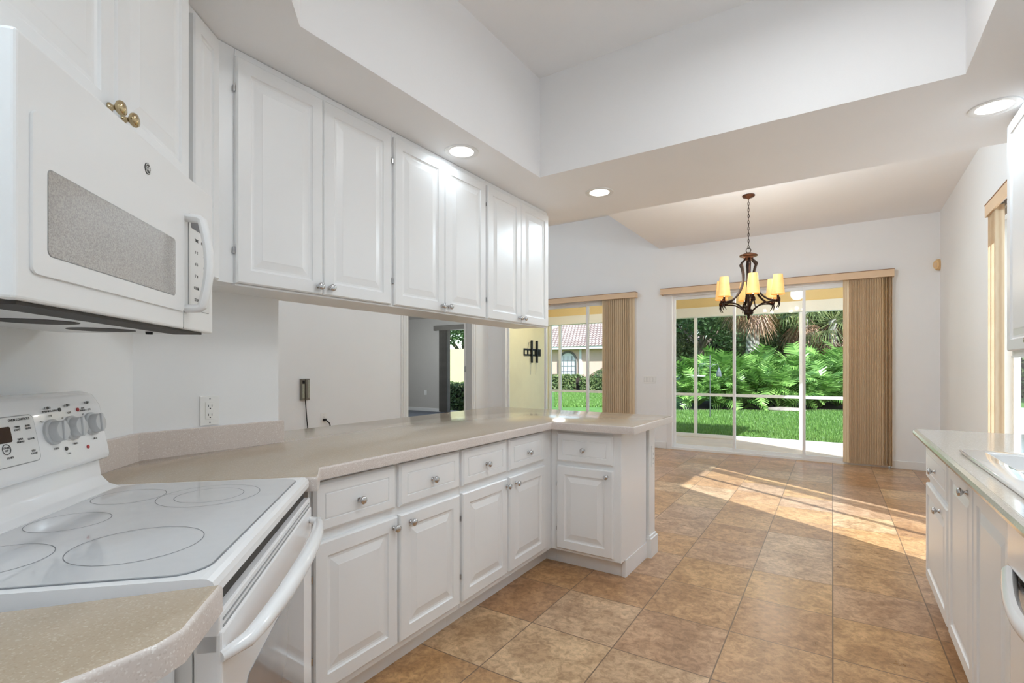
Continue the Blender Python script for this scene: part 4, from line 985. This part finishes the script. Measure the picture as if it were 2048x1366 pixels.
# bird feeder pole
x, y = at(1420, 13.6)
bf = thing('bird_feeder_pole', 'thin metal pole with bird feeders standing in the lawn', 'bird feeder', (x, y, -.12), R(33.4))
MB().tube([(0, 0, 0), (0, 0, 1.75)], .012, 8).tube([(-.0, 0, 1.40), (.08, 0, 1.48), (.2, 0, 1.50), (.24, 0, 1.42)], .008, 6).tube([(0, 0, 1.40), (-.1, 0, 1.5), (-.26, 0, 1.52), (-.30, 0, 1.42)], .008, 6).build('pole', 'metalgrey', bf)
q = MB().tube([(-.30, 0, 1.42), (-.30, 0, 1.2)], .004, 5).lathe([(0, 1.15), (.15, 1.16), (.17, 1.18), (.15, 1.19), (0, 1.21)], (-.3, 0, 0), n=18).build('tray', 'plate', bf)
q = MB().lathe([(.07, 1.16), (.075, 1.18), (.06, 1.30), (.02, 1.40), (0, 1.42)], (.24, 0, 0), n=8).build('lantern', 'metalgrey', bf)
MB().lathe([(.05, 1.19), (.05, 1.28)], (.24, 0, 0), n=8).build('lantern_glass', 'plate', q)
x, y = at(1570, 15.9)
rk = MB().lathe([(0, -.02), (.35, 0), (.42, .06), (.34, .12), (.1, .15), (0, .15)], n=11, m=Matrix.Scale(1.4, 4, (1, 0, 0))).build('flat_rock', 'rock', smooth=True)
tag(rk, 'flat pale rock at the edge of the mulch bed', 'rock'); rk.location = (x, y, -.1)
# neighbour house
hx0, hx1, hy = -19.5, -7.6, 29.5
nb = thing('neighbour_house', 'pink neighbour house with clay tile roof across the lawn', 'house', ((hx0+hx1)/2, hy, -.1))
ox, oy = nb.location.x, nb.location.y
MB().box(hx0-ox, hx1-ox, 0, 10, 0, 2.75).build('walls', 'pink', nb)
MB().box(hx0-ox-.55, hx1-ox+.55, -.55, 10.5, 2.62, 2.8).build('eave_fascia', 'trim', nb)
e0, e1, yA, yB_, ez, rz2 = hx0-ox-.6, hx1-ox+.6, -.6, 10.6, 2.8, 5.6
b = MB(); rA, rB = e0+5.2, e1-5.2
b.face([(e0, yA, ez), (e1, yA, ez), (rB, 5, rz2), (rA, 5, rz2)]).face([(e1, yB_, ez), (e0, yB_, ez), (rA, 5, rz2), (rB, 5, rz2)])
b.face([(e0, yB_, ez), (e0, yA, ez), (rA, 5, rz2)]).face([(e1, yA, ez), (e1, yB_, ez), (rB, 5, rz2)]).face([(e0, yA, ez), (e0, yB_, ez), (e1, yB_, ez), (e1, yA, ez)])
rf = b.build('roof', None, nb)
mr = M['rooftile']; rf.data.materials.append(mr)
wx = -15.05-ox
def arch(x, w_, z0, z1, y, off=0):
    P_ = [(x-w_/2, y, z0), (x+w_/2, y, z0), (x+w_/2, y, z1)]+[(x+w_/2*math.cos(PI*k/10), y, z1+w_/2*math.sin(PI*k/10)) for k in range(1, 10)]+[(x-w_/2, y, z1)]
    return P_
P_ = arch(wx, 1.25, .5, 1.85, -.06); b = MB(); b.tube(P_, .07, 6, True); fr = b.build('arched_window', 'darkslat', nb)
MB().face(arch(wx, 1.2, .5, 1.85, -.03)).build('pane', 'plate', fr)
b = MB()
for k in range(1, 4): b.box(wx-.6+.3*k-.02, wx-.6+.3*k+.02, -.06, -.03, .5, 2.2)
for z_ in (.85, 1.2, 1.55, 1.9): b.box(wx-.6, wx+.6, -.06, -.03, z_-.02, z_+.02)
b.build('muntins', 'grey', fr)
MB().box(-14.2-ox, -14.05-ox, -.1, 0, 0, 2.62).build('downspout', 'trim', nb)
def hedge(label, x0, x1, y0, y1, h, n, size):
    t = thing('hedge', label, 'hedge', ((x0+x1)/2, (y0+y1)/2, -.12)); a, b_ = (x1-x0)/2, (y1-y0)/2
    def fn():
        f = random.random()
        if f < .55: return Vector((random.uniform(-a, a), -b_+random.uniform(-.08, .08), random.uniform(0, h))), Vector((0, -1, .3))
        return Vector((random.uniform(-a, a), random.uniform(-b_, b_), h+random.uniform(-.08, .08))), Vector((0, -.2, 1))
    link('foliage', cards(n, fn, size), 'hedge', t)
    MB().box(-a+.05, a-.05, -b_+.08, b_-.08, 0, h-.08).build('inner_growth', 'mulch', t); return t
hedge('long clipped hedge in front of the pink neighbour house', -19.5, -13.35, 27.2, 28.4, .95, 4500, .16)
hedge('shorter dark hedge right of the long hedge before the pink house', -13.1, -7.6, 27.2, 28.4, .82, 4200, .16)
struct('kerb', MB().box(-24, -6, 26.4, 26.7, -.12, -.04), 'concrete', 'pale kerb along the neighbour hedge', 'kerb')
def shrub(label, x, y, h, n, mt='deadfrond'):
    t = thing('palm_shrub', label, 'plant', (x, y, -.12)); b = MB()
    for k in range(n):
        a_ = 2.4*k; el = R(random.uniform(25, 85)); pts = []
        for j in range(9):
            s_ = j/8; pts.append(Vector((math.cos(a_)*math.cos(el)*h*.7*s_, math.sin(a_)*math.cos(el)*h*.7*s_, h*.45+math.sin(el)*h*.6*s_-.5*h*s_*s_)))
        for j in range(8):
            for sg in (-1, 1):
                tdir = (pts[j+1]-pts[j]).normalized(); sd = tdir.cross(Vector((0, 0, 1))).normalized()*sg
                i = [b.b.verts.new(v) for v in (pts[j], pts[j+1], pts[j]+sd*.35-Vector((0, 0, .12))+tdir*.2)]; b.b.faces.new(i)
    b.build('fronds', mt, t); MB().tube([(0, 0, 0), (0, 0, h*.5)], [.12, .08], 8).build('trunk', 'bark', t); return t
shrub('feathery small palm before the pink neighbour wall', -11.75, 28.75, 2.6, 24, 'frond')
shrub('dry reddish shrub before the pink neighbour wall', -12.8, 28.8, 1.7, 22)
c = copy_tree(T1); c.location = (-16.5, 41, -.1); c.scale = (1.3, 1.3, 1.5); c['label'] = 'dark tree showing above the neighbour roof'
palm('distant palm showing against the sky above the neighbour roof', *at(1138, 47), 5.2, .2, 1)
hedge('tall dark hedge screening the far side of the back garden', -7.2, 14, 33.5, 35.2, 4.2, 9000, .3)
# outside the den window
struct('wall_garden', MB().box(-17, -11, 15.6, 15.8, -.1, 2.05), 'creamwall', 'cream garden wall outside the den window', 'wall')
hedge('dark hedge right outside the den window', -12.2, -8.2, 12.5, 13.3, .85, 3600, .12)
c = copy_tree(T1); c.location = at(925, 25)+(-.12,); c.scale = (1, 1, .85); c['label'] = 'leafy tree above the cream wall outside the den window'
